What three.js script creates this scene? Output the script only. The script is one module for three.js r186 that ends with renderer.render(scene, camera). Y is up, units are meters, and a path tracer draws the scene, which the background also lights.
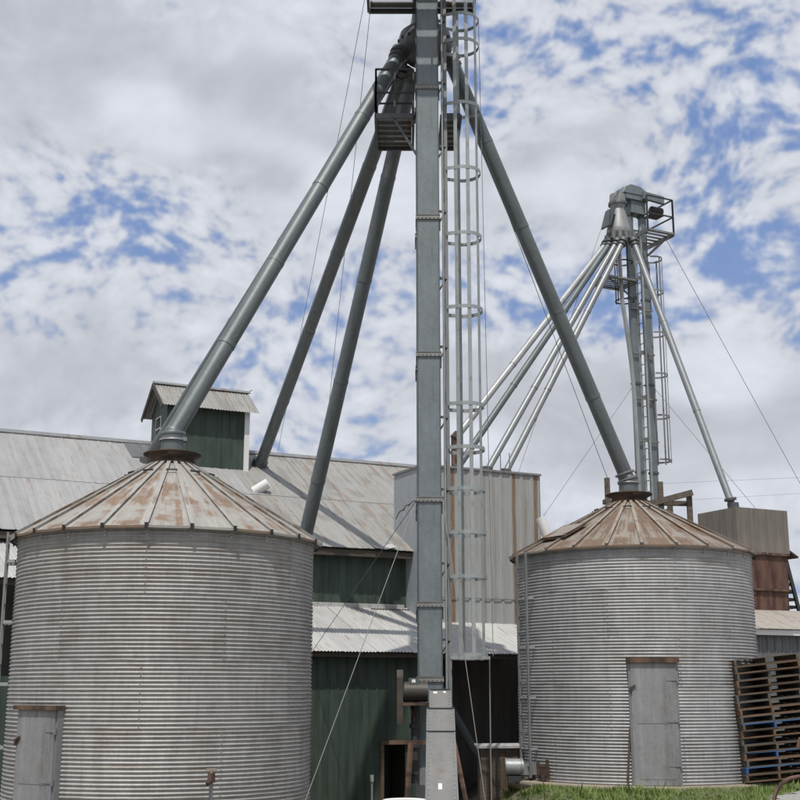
import * as THREE from 'three';
import { mergeGeometries } from 'three/addons/utils/BufferGeometryUtils.js';
import { ImprovedNoise } from 'three/addons/math/ImprovedNoise.js';

// ---------------------------------------------------------------- camera, sky, sun, exposure
const scene = new THREE.Scene();
const camera = new THREE.PerspectiveCamera(35.489, 1, 0.1, 3000);
camera.position.set(0, 1.65, 0);
camera.rotation.set(THREE.MathUtils.degToRad(13.06), 0, 0);
const renderer = new THREE.WebGLRenderer({ antialias: true });
renderer.setSize(1024, 1024);
renderer.toneMapping = THREE.LinearToneMapping;
renderer.toneMappingExposure = 1.0;
renderer.shadowMap.enabled = true;
renderer.shadowMap.type = THREE.PCFSoftShadowMap;

const deg = Math.PI / 180;
const sunAz = -8 * deg, sunEl = 63 * deg;            // behind the camera, a little to its left
const sunDir = new THREE.Vector3(Math.sin(sunAz) * Math.cos(sunEl), Math.sin(sunEl), Math.cos(sunAz) * Math.cos(sunEl));
const sun = new THREE.DirectionalLight(new THREE.Color().setRGB(1.0, 0.955, 0.89), 3.3);
sun.position.copy(sunDir).multiplyScalar(60).add(new THREE.Vector3(0, 4, -25));
sun.target.position.set(0, 4, -25);
sun.castShadow = true;
sun.shadow.mapSize.set(4096, 4096);
Object.assign(sun.shadow.camera, { left: -25, right: 25, top: 25, bottom: -25, near: 1, far: 130 });
sun.shadow.radius = 1;
scene.add(sun, sun.target);

const sstep = (a, b, x) => { const t = Math.min(1, Math.max(0, (x - a) / (b - a))); return t * t * (3 - 2 * t); };
const lerp = (a, b, t) => a + (b - a) * t;
{
  const W = 4096, H = 2048, data = new Float32Array(W * H * 4), per = new ImprovedNoise();
  // cloud banks and openings of this afternoon: azimuth, elevation (degrees), their half sizes, how much thicker or thinner the cover is
  const banks = [[-10, 28, 12, 5, 0.3], [-5, 23.5, 6, 3.5, 0.24], [7.5, 22.5, 3.6, 3, 0.34], [6, 12.5, 5, 3, 0.3], [15, 11, 6, 3.4, 0.3], [-14, 13, 8, 3, 0.16],
    [15.8, 19, 2.6, 1.5, -0.5], [12.8, 16.4, 1.8, 1.1, -0.36], [9.5, 28.6, 5, 2.2, -0.26], [17, 25.6, 2.6, 2.2, -0.34], [9.4, 17, 1.8, 1.6, -0.2], [-12.6, 20.4, 6, 2, -0.1], [-3, 20.6, 3, 1.2, -0.14], [-11, 16, 8, 2, -0.04], [14, 22, 2, 2, -0.06], [3.6, 26.5, 1.6, 2.4, -0.16]];
  for (let j = 0; j < H; j++) {
    const el = ((j + 0.5) / H - 0.5) * Math.PI, y = Math.sin(el), c = Math.cos(el);
    for (let i = 0; i < W; i++) {
      const o = (j * W + i) * 4;
      if (y < -0.02) { data[o] = 0.22; data[o + 1] = 0.22; data[o + 2] = 0.2; data[o + 3] = 1; continue; }
      const a = ((i + 0.5) / W - 0.5) * 2 * Math.PI, x = Math.cos(a) * c, z = Math.sin(a) * c;
      const az = Math.atan2(x, -z) / deg, ele = el / deg;
      let bias = 0.03;
      if (Math.abs(az) < 50) for (const [ba, be, wa, we, s] of banks) bias += s * Math.exp(-(((az - ba) / wa) ** 2) - ((ele - be) / we) ** 2);
      const py = y * 1.25;
      const wx = per.noise(x * 9, py * 9, z * 9 + 9) * 0.035, wy = per.noise(x * 9 + 31, py * 9, z * 9) * 0.03;
      const big = per.noise(x * 5 + 3, py * 7 + 1, z * 5) * 0.6 + per.noise(x * 12, py * 14 + 4, z * 12) * 0.35 + per.noise(x * 24 + 8, py * 26, z * 24) * 0.16;
      let fine = 0, amp = 0.5, fr = 40;
      for (let q = 0; q < 5; q++) { fine += per.noise((x + wx) * fr + q * 7.7, (py + wy) * fr * 1.1 + q * 3.1, (z + wx) * fr) * amp; amp *= 0.64; fr *= 1.9; }
      const base = 0.58 + bias + big * 0.55;
      const thick = sstep(0.56, 0.9, base);                        // closed sheet of cloud against broken fleece
      const dens = base + fine * lerp(0.95, 0.28, thick);
      const mask = 0.12 + 0.88 * sstep(0.06, 0.62, dens);
      // blue air, cloud body
      const hz = Math.exp(-Math.max(y, 0) * 3.2);
      const br = lerp(0.055, 0.36, hz), bg = lerp(0.165, 0.49, hz), bb = lerp(0.47, 0.74, hz);
      const belly = sstep(-0.35, 0.4, per.noise(x * 8 + 50, py * 13, z * 8) + 0.4 * per.noise(x * 20 + 5, py * 26, z * 20));
      const light = lerp(0.66 + fine * 0.22, lerp(0.56, 0.76, belly) + fine * 0.07, thick);
      data[o] = lerp(br, light * 0.935, mask); data[o + 1] = lerp(bg, light * 0.975, mask); data[o + 2] = lerp(bb, light * 1.075, mask); data[o + 3] = 1;
    }
  }
  const sky = new THREE.DataTexture(data, W, H, THREE.RGBAFormat, THREE.FloatType);
  sky.mapping = THREE.EquirectangularReflectionMapping; sky.magFilter = THREE.LinearFilter; sky.minFilter = THREE.LinearFilter; sky.needsUpdate = true;
  scene.background = sky; scene.environment = sky;
}

// ---------------------------------------------------------------- random numbers, noise, textures
let seed = 12345;
const rnd = () => { seed |= 0; seed = seed + 0x6D2B79F5 | 0; let t = Math.imul(seed ^ seed >>> 15, 1 | seed); t = t + Math.imul(t ^ t >>> 7, 61 | t) ^ t; return ((t ^ t >>> 14) >>> 0) / 4294967296; };
const rr = (a, b) => a + (b - a) * rnd();
const hash = (x, y, s) => { let h = Math.imul(x, 374761393) ^ Math.imul(y, 668265263) ^ Math.imul(s, 1442695041); h = Math.imul(h ^ h >>> 13, 1274126177); return ((h ^ h >>> 16) >>> 0) / 4294967296; };
function vn(u, v, fx, fy, s) {                     // value noise over 0..1, repeating
  const x = u * fx, y = v * fy, xi = Math.floor(x), yi = Math.floor(y), tx = x - xi, ty = y - yi;
  const sx = tx * tx * (3 - 2 * tx), sy = ty * ty * (3 - 2 * ty), m = (a, n) => ((a % n) + n) % n;
  const x0 = m(xi, fx), x1 = m(xi + 1, fx), y0 = m(yi, fy), y1 = m(yi + 1, fy);
  return lerp(lerp(hash(x0, y0, s), hash(x1, y0, s), sx), lerp(hash(x0, y1, s), hash(x1, y1, s), sx), sy);
}
const fb = (u, v, fx, fy, s, n = 4) => { let t = 0, a = 0.5, w = 0; for (let q = 0; q < n; q++) { t += vn(u, v, fx << q, fy << q, s + q * 17) * a; w += a; a *= 0.55; } return t / w; };
const mix3 = (a, b, t) => [lerp(a[0], b[0], t), lerp(a[1], b[1], t), lerp(a[2], b[2], t)];
const toS = (x) => { x = Math.min(1, Math.max(0, x)); return x <= 0.0031308 ? x * 12.92 : 1.055 * x ** (1 / 2.4) - 0.055; };
function tex(size, metres, fn, h = size) {         // fn gives linear colours
  const d = new Uint8Array(size * h * 4);
  for (let j = 0; j < h; j++) for (let i = 0; i < size; i++) {
    const c = fn((i + 0.5) / size, (j + 0.5) / h), o = (j * size + i) * 4;
    d[o] = toS(c[0]) * 255; d[o + 1] = toS(c[1]) * 255; d[o + 2] = toS(c[2]) * 255; d[o + 3] = 255;
  }
  const t = new THREE.DataTexture(d, size, h, THREE.RGBAFormat);
  t.colorSpace = THREE.SRGBColorSpace; t.wrapS = t.wrapT = THREE.RepeatWrapping; t.magFilter = THREE.LinearFilter; t.minFilter = THREE.LinearMipmapLinearFilter; t.generateMipmaps = true;
  if (metres) t.repeat.set(1 / metres, 1 / metres);
  t.needsUpdate = true; return t;
}
const mat = (map, o = {}) => new THREE.MeshStandardMaterial({ map, roughness: 0.7, metalness: 0, side: THREE.DoubleSide, ...o });
const flat = (r, g, b, o = {}) => { const m = new THREE.MeshStandardMaterial({ roughness: 0.75, side: THREE.DoubleSide, ...o }); m.color.setRGB(r, g, b); return m; };

const rustA = [0.15, 0.075, 0.04], rustB = [0.24, 0.15, 0.09];
const zincTex = (base, s, rusty = 0, stain = 0, lines = 0) => tex(512, 2.2, (u, v) => {
  let g = 0.86 + 0.2 * (fb(u, v, 5, 5, s) - 0.5) + 0.12 * (vn(u, v, 90, 90, s + 5) - 0.5) + 0.22 * (fb(u, v, 46, 3, s + 9) - 0.5) + 0.14 * (fb(u, v, 22, 22, s + 3) - 0.5);
  if (stain) g += stain * (0.55 * (fb(u, v, 9, 1, s + 61, 4) - 0.5) + 0.35 * (fb(u, v, 3, 4, s + 67, 4) - 0.5) - 0.3 * sstep(0.6, 0.8, fb(u, v, 30, 4, s + 71, 3)));
  let c = [base[0] * g, base[1] * g, base[2] * g * (1 - 0.05 * stain * fb(u, v, 6, 3, s + 83))];
  const r = sstep(0.62 - rusty, 0.86 - rusty, fb(u, v, 12, 5, s + 31, 5));
  if (lines) c = mix3(c, [0.19, 0.13, 0.085], lines * sstep(0.52, 0.74, fb(u, v, 4, 70, s + 91, 3) * 0.65 + fb(u, v, 7, 4, s + 95, 3) * 0.35));
  return mix3(c, mix3(rustA, rustB, fb(u, v, 40, 40, s + 77)), r * 0.75);
});
const M = {};
M.binL = [0, 1, 2].map((k) => mat(zincTex([0.425 + k * 0.02, 0.42 + k * 0.019, 0.405 + k * 0.018], 100 + k * 40, -0.13, 0.2, 0.36), { metalness: 0.3, roughness: 0.6 }));
M.binR = [0, 1, 2].map((k) => mat(zincTex([0.45 + k * 0.02, 0.452 + k * 0.02, 0.45 + k * 0.02], 300 + k * 40, -0.13, 0.2, 0.3), { metalness: 0.3, roughness: 0.6 }));
M.door = mat(zincTex([0.30, 0.305, 0.31], 505, -0.06, 0.9), { metalness: 0.25, roughness: 0.6 });
M.leg = mat(zincTex([0.205, 0.238, 0.252], 610, -0.1, 0.35), { metalness: 0.25, roughness: 0.55 });
M.legDark = mat(zincTex([0.12, 0.135, 0.14], 640, -0.05), { metalness: 0.25, roughness: 0.6 });
M.flange = mat(zincTex([0.30, 0.30, 0.28], 650, 0.06), { metalness: 0.3, roughness: 0.55 });
M.galv = mat(zincTex([0.40, 0.43, 0.42], 660, -0.02), { metalness: 0.4, roughness: 0.45 });
M.galvDull = mat(zincTex([0.27, 0.28, 0.28], 670, 0.03), { metalness: 0.3, roughness: 0.5 });
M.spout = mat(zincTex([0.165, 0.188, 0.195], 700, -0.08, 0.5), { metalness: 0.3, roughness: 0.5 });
M.spoutDark = mat(zincTex([0.12, 0.13, 0.13], 720, -0.02), { metalness: 0.3, roughness: 0.55 });
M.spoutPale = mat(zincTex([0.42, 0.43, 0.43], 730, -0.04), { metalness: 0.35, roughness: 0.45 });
M.distributor = mat(zincTex([0.34, 0.35, 0.35], 735, -0.25), { metalness: 0.3, roughness: 0.5 });
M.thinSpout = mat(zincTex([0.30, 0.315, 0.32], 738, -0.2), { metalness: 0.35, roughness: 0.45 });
M.motor = mat(zincTex([0.075, 0.07, 0.06], 745, 0.02), { metalness: 0.2, roughness: 0.55 });
M.darkSteel = flat(0.05, 0.052, 0.055, { roughness: 0.6, metalness: 0.3 });
M.black = flat(0.02, 0.02, 0.02);
M.cable = flat(0.22, 0.225, 0.23, { metalness: 0.4, roughness: 0.5 });
M.rope = flat(0.24, 0.24, 0.23, { metalness: 0.2, roughness: 0.6 });
M.white = flat(0.74, 0.74, 0.72, { roughness: 0.55 });
M.conveyor = mat(zincTex([0.24, 0.238, 0.225], 740, -0.05), { metalness: 0.15, roughness: 0.6 });
M.rust = mat(tex(256, 1.2, (u, v) => { const f = fb(u, v, 8, 8, 811); return mix3([0.05, 0.032, 0.024], [0.16, 0.095, 0.062], sstep(0.25, 0.75, f)); }), { roughness: 0.85 });
M.capRust = mat(tex(256, 1.2, (u, v) => mix3([0.035, 0.026, 0.022], [0.12, 0.075, 0.05], sstep(0.3, 0.75, fb(u, v, 8, 8, 815)))), { roughness: 0.85 });
M.concrete = mat(tex(256, 1.6, (u, v) => { const f = fb(u, v, 8, 8, 821, 5); return mix3([0.20, 0.165, 0.125], [0.40, 0.35, 0.28], f); }), { roughness: 0.9 });
// rusted wedge sheets of the bin roofs: v runs from eave to cap
const wedge = (s, amount, zinc, streak = 1, deep = 1) => tex(128, 0, (u, v) => {
  const grain = fb(u, v, 3, 24, s, 5), blot = fb(u, v, 2, 5, s + 7, 4), edge = Math.min(u, 1 - u);
  const run = fb(u, v, 16, 2, s + 21, 3), lift = fb(u, v, 4, 2, s + 41, 3);
  const r = sstep(0.47, 0.66, blot * 0.6 + grain * 0.3 / streak + run * 0.22 * streak - (v - 0.34) ** 2 * 0.5 + amount - (edge < 0.1 + 0.12 * lift ? 0.13 : 0));
  const g = 0.82 + 0.3 * (fb(u, v, 10, 6, s + 13) - 0.5) + 0.25 * (run - 0.5);
  const rc = mix3([0.125, 0.078, 0.045], [0.30, 0.20, 0.118], fb(u, v, 12, 40, s + 3));
  return mix3([zinc[0] * g, zinc[1] * g, zinc[2] * g], [rc[0] * deep, rc[1] * deep * 0.97, rc[2] * deep], r * 0.88);
}, 512);
M.wedgeL = [0, 1, 2, 3, 4].map((k) => mat(wedge(900 + k * 60, -0.03 + 0.022 * k, [0.425, 0.41, 0.375]), { metalness: 0.1, roughness: 0.6 }));
M.wedgeR = [0, 1, 2, 3, 4].map((k) => mat(wedge(1300 + k * 60, 0.03 + 0.025 * k, [0.33, 0.295, 0.255], 1.7, 0.74), { metalness: 0.1, roughness: 0.65 }));
M.ribL = mat(zincTex([0.42, 0.41, 0.38], 1610, 0.12), { metalness: 0.2, roughness: 0.6 });
M.ribR = mat(zincTex([0.36, 0.32, 0.27], 1620, 0.2), { metalness: 0.15, roughness: 0.65 });
// barn roof sheets: sheet-long textures with stains
const roofTex = (s, base, dirt) => tex(128, 0, (u, v) => {
  const run = fb(u, v, 14, 2, s, 4), blot = fb(u, v, 3, 7, s + 5, 5), sp = vn(u, v, 60, 220, s + 9);
  const g = 0.88 + 0.35 * (run - 0.5) + 0.3 * (blot - 0.5) + 0.08 * (sp - 0.5);
  const d = sstep(0.56, 0.8, blot * 0.55 + run * 0.5 + dirt), r = sstep(0.6, 0.78, fb(u, v, 8, 5, s + 51, 5) + dirt * 0.6 - 0.03);
  return mix3(mix3([base[0] * g, base[1] * g, base[2] * g], [0.15, 0.145, 0.13], d * 0.6), [0.22, 0.135, 0.085], r * 0.5);
}, 512);
M.barnRoof = [0, 1, 2, 3].map((k) => mat(roofTex(1700 + k * 60, [0.35 + k * 0.012, 0.35 + k * 0.011, 0.345 + k * 0.01], -0.1 + 0.015 * k), { metalness: 0.1, roughness: 0.6 }));
M.barnRoofDirty = [0, 1, 2].map((k) => mat(roofTex(2000 + k * 60, [0.35, 0.345, 0.325], 0.07 + 0.02 * k), { metalness: 0.05, roughness: 0.65 }));
M.leanRoof = [0, 1, 2].map((k) => mat(roofTex(2200 + k * 60, [0.48 + k * 0.015, 0.48 + k * 0.015, 0.465 + k * 0.012], -0.04), { metalness: 0.05, roughness: 0.55 }));
M.green = [0, 1, 2].map((k) => mat(tex(256, 2.4, (u, v) => { const f = fb(u, v, 22, 2, 2401 + k * 9, 4), g = fb(u, v, 5, 4, 2411 + k * 9, 5); return mix3([0.022, 0.036, 0.027], [0.064, 0.094, 0.071], sstep(0.15, 0.85, f * 0.6 + g * 0.4)); }), { roughness: 0.6 }));
M.brownDark = mat(tex(256, 2, (u, v) => mix3([0.075, 0.072, 0.066], [0.17, 0.16, 0.145], fb(u, v, 20, 2, 2500))), { roughness: 0.8 });
M.fascia = mat(tex(256, 2, (u, v) => mix3([0.035, 0.03, 0.025], [0.10, 0.08, 0.06], fb(u, v, 3, 20, 2510))), { roughness: 0.8 });
M.tankSide = mat(zincTex([0.40, 0.43, 0.455], 2600, -0.12), { metalness: 0.2, roughness: 0.6 });
const tankTex = (s, rust) => tex(64, 0, (u, v) => {
  const run = fb(u, v, 5, 1, s, 3), long = fb(u, v, 3, 4, s + 3, 4), g = 0.9 + 0.3 * (fb(u, v, 6, 10, s + 7) - 0.5);
  const c0 = 0.35 + 0.3 * hash(s, 3, 5), wob = 0.1 * (fb(u, v, 1, 3, s + 15, 3) - 0.5), prof = Math.exp(-(((u - c0 + wob) / 0.24) ** 2));
  const r = sstep(0.42, 0.95, (run * 0.5 + long * 0.5) * 0.55 + (rust + 0.22) * prof * 1.9 - 0.12);
  return mix3([0.40 * g, 0.405 * g, 0.385 * g], mix3([0.13, 0.075, 0.04], [0.30, 0.19, 0.10], fb(u, v, 6, 20, s + 9)), r * 0.9);
}, 512);
M.tank = [-0.1, 0.22, 0.3, -0.05, -0.12, 0.1, 0.0, -0.06, 0.26, 0.04, 0.26].map((q, k) => mat(tankTex(2700 + k * 30, q), { metalness: 0.15, roughness: 0.6 }));
M.boxTop = mat(tex(256, 2, (u, v) => { const f = fb(u, v, 26, 2, 2901, 4); return mix3([0.095, 0.085, 0.075], [0.25, 0.225, 0.19], f * 0.7 + 0.3 * fb(u, v, 4, 4, 2911)); }), { roughness: 0.8 });
M.boxRed = mat(tex(256, 2, (u, v) => { const f = fb(u, v, 10, 3, 2921, 5); return mix3([0.06, 0.024, 0.02], [0.15, 0.085, 0.06], sstep(0.3, 0.75, f)); }), { roughness: 0.85 });
const woodTex = (a, b, s) => tex(256, 1, (u, v) => mix3(a, b, fb(u, v, 3, 40, s, 4) * 0.75 + fb(u, v, 4, 4, s + 3) * 0.25));
M.wood = [mat(woodTex([0.05, 0.035, 0.023], [0.17, 0.118, 0.078], 3001), { roughness: 0.9 }), mat(woodTex([0.065, 0.04, 0.024], [0.23, 0.142, 0.082], 3021), { roughness: 0.9 }), mat(woodTex([0.05, 0.044, 0.036], [0.155, 0.138, 0.115], 3041), { roughness: 0.9 })];
M.blueWood = mat(woodTex([0.018, 0.055, 0.15], [0.05, 0.14, 0.30], 3061), { roughness: 0.85 });
M.timber = mat(woodTex([0.07, 0.058, 0.045], [0.17, 0.145, 0.115], 3081), { roughness: 0.9 });
M.siding = mat(tex(256, 2, (u, v) => mix3([0.10, 0.105, 0.11], [0.21, 0.215, 0.215], fb(u, v, 16, 2, 3101))), { metalness: 0.15, roughness: 0.65 });
M.shedRoof = mat(roofTex(3121, [0.42, 0.385, 0.34], 0.04), { roughness: 0.65 });
M.dirt = mat(tex(512, 3, (u, v) => { const f = fb(u, v, 6, 6, 3201, 6), g = vn(u, v, 128, 128, 3211); return mix3([0.09, 0.08, 0.062], [0.25, 0.225, 0.185], f * 0.65 + g * 0.35); }), { roughness: 0.95 });
M.gravel = mat(tex(512, 1.6, (u, v) => { const f = fb(u, v, 40, 40, 3221, 3), g = vn(u, v, 120, 120, 3231); return mix3([0.16, 0.15, 0.135], [0.46, 0.44, 0.41], f * 0.6 + g * 0.4); }), { roughness: 0.95 });

// ---------------------------------------------------------------- geometry helpers
const V3 = (x, y, z) => new THREE.Vector3(x, y, z);
const UP = V3(0, 1, 0);
function planarUV(g) {                             // uv in metres from the side a face points to
  g = g.index ? g.toNonIndexed() : g;
  const p = g.attributes.position, n = g.attributes.normal, uv = new Float32Array(p.count * 2);
  for (let i = 0; i < p.count; i++) {
    const ax = Math.abs(n.getX(i)), ay = Math.abs(n.getY(i)), az = Math.abs(n.getZ(i));
    if (ax > ay && ax > az) { uv[2 * i] = p.getZ(i); uv[2 * i + 1] = p.getY(i); } else if (ay > az) { uv[2 * i] = p.getX(i); uv[2 * i + 1] = p.getZ(i); } else { uv[2 * i] = p.getX(i); uv[2 * i + 1] = p.getY(i); }
  }
  g.setAttribute('uv', new THREE.BufferAttribute(uv, 2)); return g;
}
const box = (w, h, d, x = 0, y = 0, z = 0, rot) => { const g = planarUV(new THREE.BoxGeometry(w, h, d)); if (rot) g.applyMatrix4(new THREE.Matrix4().makeRotationFromEuler(new THREE.Euler(...rot))); return g.translate(x, y, z); };
function along(g, a, b, roll) {                    // a y-axis geometry of length 1 laid from a to b
  const d = V3().subVectors(b, a), l = d.length(); d.normalize();
  const q = new THREE.Quaternion().setFromUnitVectors(UP, d);
  if (roll) q.multiply(new THREE.Quaternion().setFromAxisAngle(UP, roll));
  return g.applyMatrix4(new THREE.Matrix4().compose(V3().addVectors(a, b).multiplyScalar(0.5), q, V3(1, 1, 1)));
}
const bar = (a, b, w, d = w, roll = 0) => along(planarUV(new THREE.BoxGeometry(w, a.distanceTo(b), d)), a, b, roll);
function rod(a, b, r, r2 = r, seg = 10, open = false) {
  const l = a.distanceTo(b), g = new THREE.CylinderGeometry(r2, r, l, seg, 1, open).toNonIndexed(), uv = g.attributes.uv;
  for (let i = 0; i < uv.count; i++) uv.setXY(i, uv.getX(i) * 6.28 * r, uv.getY(i) * l);
  return along(g, a, b);
}
function tube(points, r, seg = 40, rs = 6) { const g = new THREE.TubeGeometry(new THREE.CatmullRomCurve3(points), seg, r, rs); const uv = g.attributes.uv; for (let i = 0; i < uv.count; i++) uv.setXY(i, uv.getX(i) * 2, uv.getY(i) * 6.28 * r); return g.toNonIndexed(); }
const lathe = (pts, seg = 32) => { const g = new THREE.LatheGeometry(pts.map(([r, y]) => new THREE.Vector2(r, y)), seg).toNonIndexed(); return g; };
function quadStrip(pts, h0, h1, map01) {           // profile pts [x,z] swept from h0 to h1 along y, flat shaded
  const pos = [], uv = [], x0 = pts[0][0], x1 = pts[pts.length - 1][0];
  for (let i = 0; i + 1 < pts.length; i++) {
    const [ax, az] = pts[i], [bx, bz] = pts[i + 1];
    pos.push(ax, h0, az, bx, h0, bz, bx, h1, bz, ax, h0, az, bx, h1, bz, ax, h1, az);
    const ua = map01 ? (ax - x0) / (x1 - x0) : ax, ub = map01 ? (bx - x0) / (x1 - x0) : bx, va = map01 ? 0 : h0, vb = map01 ? 1 : h1;
    uv.push(ua, va, ub, va, ub, vb, ua, va, ub, vb, ua, vb);
  }
  const g = new THREE.BufferGeometry();
  g.setAttribute('position', new THREE.Float32BufferAttribute(pos, 3)); g.setAttribute('uv', new THREE.Float32BufferAttribute(uv, 2));
  g.computeVertexNormals(); return g;
}
const ribProfile = (w, pitch, h, rw) => { const p = [[0, 0]]; for (let x = pitch / 2; x < w - rw; x += pitch) p.push([x - rw, 0], [x - rw * 0.5, h], [x + rw * 0.5, h], [x + rw, 0]); p.push([w, 0]); return p; };
const waveProfile = (w, pitch, h) => { const p = [], n = Math.max(2, Math.round(w / pitch * 6)); for (let i = 0; i <= n; i++) { const x = w * i / n; p.push([x, h * Math.sin(x / pitch * 2 * Math.PI)]); } return p; };
const place = (g, o, ex, ey) => { const ez = V3().crossVectors(ex, ey); return g.applyMatrix4(new THREE.Matrix4().makeBasis(ex, ey, ez).setPosition(o)); };

const taken = {};
const numbered = (n) => { taken[n] = (taken[n] ?? -1) + 1; return taken[n] ? n + '_' + String(taken[n]).padStart(3, '0') : n; };
function thing(name, label, category, base = [0, 0, 0], turn = 0, group) {
  const o = new THREE.Group(); o.name = numbered(name); o.position.set(...base); o.rotation.y = turn;
  o.userData = { label, category }; if (group) o.userData.group = group;
  scene.add(o); return o;
}
function part(parent, name, geos, m, label) {
  geos = Array.isArray(geos) ? geos : [geos];
  const g = geos.length > 1 ? mergeGeometries(geos.map((q) => (q.index ? q.toNonIndexed() : q))) : geos[0];
  const o = new THREE.Mesh(g, m); o.name = name; o.castShadow = o.receiveShadow = true; if (label) o.userData.label = label;
  parent.add(o); return o;
}
function single(name, label, category, geos, m, group) {   // a thing of one mesh, its origin at its first vertex's foot
  const o = part(scene, numbered(name), geos, m); o.userData = { label, category }; if (group) o.userData.group = group; return o;
}
const structure = (name, g, m) => { const o = part(scene, name, g, m); o.userData.kind = 'structure'; return o; };

// ---------------------------------------------------------------- ground
const groundY = (x, z) => -0.72 * sstep(6, 13, -z) * (1 - sstep(1.3, 2.5, x)) + 0.1 * sstep(6.2, 7.4, x) * sstep(20, 22, -z) + 0.02 * Math.sin(x * 2.1 + z) * Math.cos(z * 1.7);
{
  const xs = [], zs = [];
  for (let i = -160; i <= 160; i++) xs.push(Math.sign(i) * (Math.abs(i) * 0.11 + (Math.max(0, Math.abs(i) - 90) / 70) ** 3 * 1200));
  for (let i = -60; i <= 240; i++) zs.push(-(i < 0 ? -((-i * 0.2) + (Math.max(0, -i - 30) / 30) ** 3 * 1200) : i * 0.18 + (Math.max(0, i - 180) / 60) ** 3 * 1500));
  const pos = [], uv = [], ix = [];
  for (const z of zs) for (const x of xs) { pos.push(x, groundY(x, z), z); uv.push(x, z); }
  const n = xs.length;
  for (let j = 0; j + 1 < zs.length; j++) for (let i = 0; i + 1 < n; i++) { const a = j * n + i; ix.push(a, a + 1, a + n + 1, a, a + n + 1, a + n); }
  const g = new THREE.BufferGeometry(); g.setAttribute('position', new THREE.Float32BufferAttribute(pos, 3)); g.setAttribute('uv', new THREE.Float32BufferAttribute(uv, 2)); g.setIndex(ix); g.computeVertexNormals();
  structure('ground', g, M.dirt);
}
const onGravel = (x, z) => -z < 21.5 + 0.15 * Math.sin(x * 3) && x > 5.1 + (-z - 19) * 0.5 + 0.1 * Math.sin(z * 5);
{
  const pos = [], uv = [];
  const st = 0.15, q = (x, z) => { pos.push(x, groundY(x, z) + 0.012, z); uv.push(x, z); };
  for (let x = 2.5; x < 12; x += st) for (let z = -22.2; z < -9; z += st) if (onGravel(x, z)) { q(x, z); q(x, z + st); q(x + st, z + st); q(x, z); q(x + st, z + st); q(x + st, z); }
  const g = new THREE.BufferGeometry(); g.setAttribute('position', new THREE.Float32BufferAttribute(pos, 3)); g.setAttribute('uv', new THREE.Float32BufferAttribute(uv, 2)); g.computeVertexNormals();
  structure('gravel_drive', g, M.gravel);
}

// ---------------------------------------------------------------- grain bins
function corrugated(R, a0, a1, y0, rows, pitch, amp, segs, S) {
  const per = 8, pos = [], nor = [], uv = [], ix = [], n = segs + 1;
  for (let j = 0; j <= rows * per; j++) for (let i = 0; i < n; i++) {
    const a = a0 + (a1 - a0) * i / segs, y = y0 + j * pitch / per, ph = y / pitch * 2 * Math.PI, r = R + amp * Math.sin(ph) + 0.006 * Math.sin(a * 17 + y * 2.3 + S) * Math.sin(y * 3.1 + a * 5 + S * 2) * Math.sin(Math.PI * i / segs), dr = amp * Math.cos(ph) * 2 * Math.PI / pitch, l = Math.hypot(1, dr);
    pos.push(Math.sin(a) * r, y, Math.cos(a) * r); nor.push(Math.sin(a) / l, -dr / l, Math.cos(a) / l); uv.push(a * R + S, y);
  }
  for (let j = 0; j < rows * per; j++) for (let i = 0; i < segs; i++) { const p = j * n + i; ix.push(p, p + 1, p + n + 1, p, p + n + 1, p + n); }
  const g = new THREE.BufferGeometry();
  g.setAttribute('position', new THREE.Float32BufferAttribute(pos, 3)); g.setAttribute('normal', new THREE.Float32BufferAttribute(nor, 3)); g.setAttribute('uv', new THREE.Float32BufferAttribute(uv, 2)); g.setIndex(ix);
  return g.toNonIndexed();
}
const polar = (r, a, y) => V3(Math.sin(a) * r, y, Math.cos(a) * r);
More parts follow.
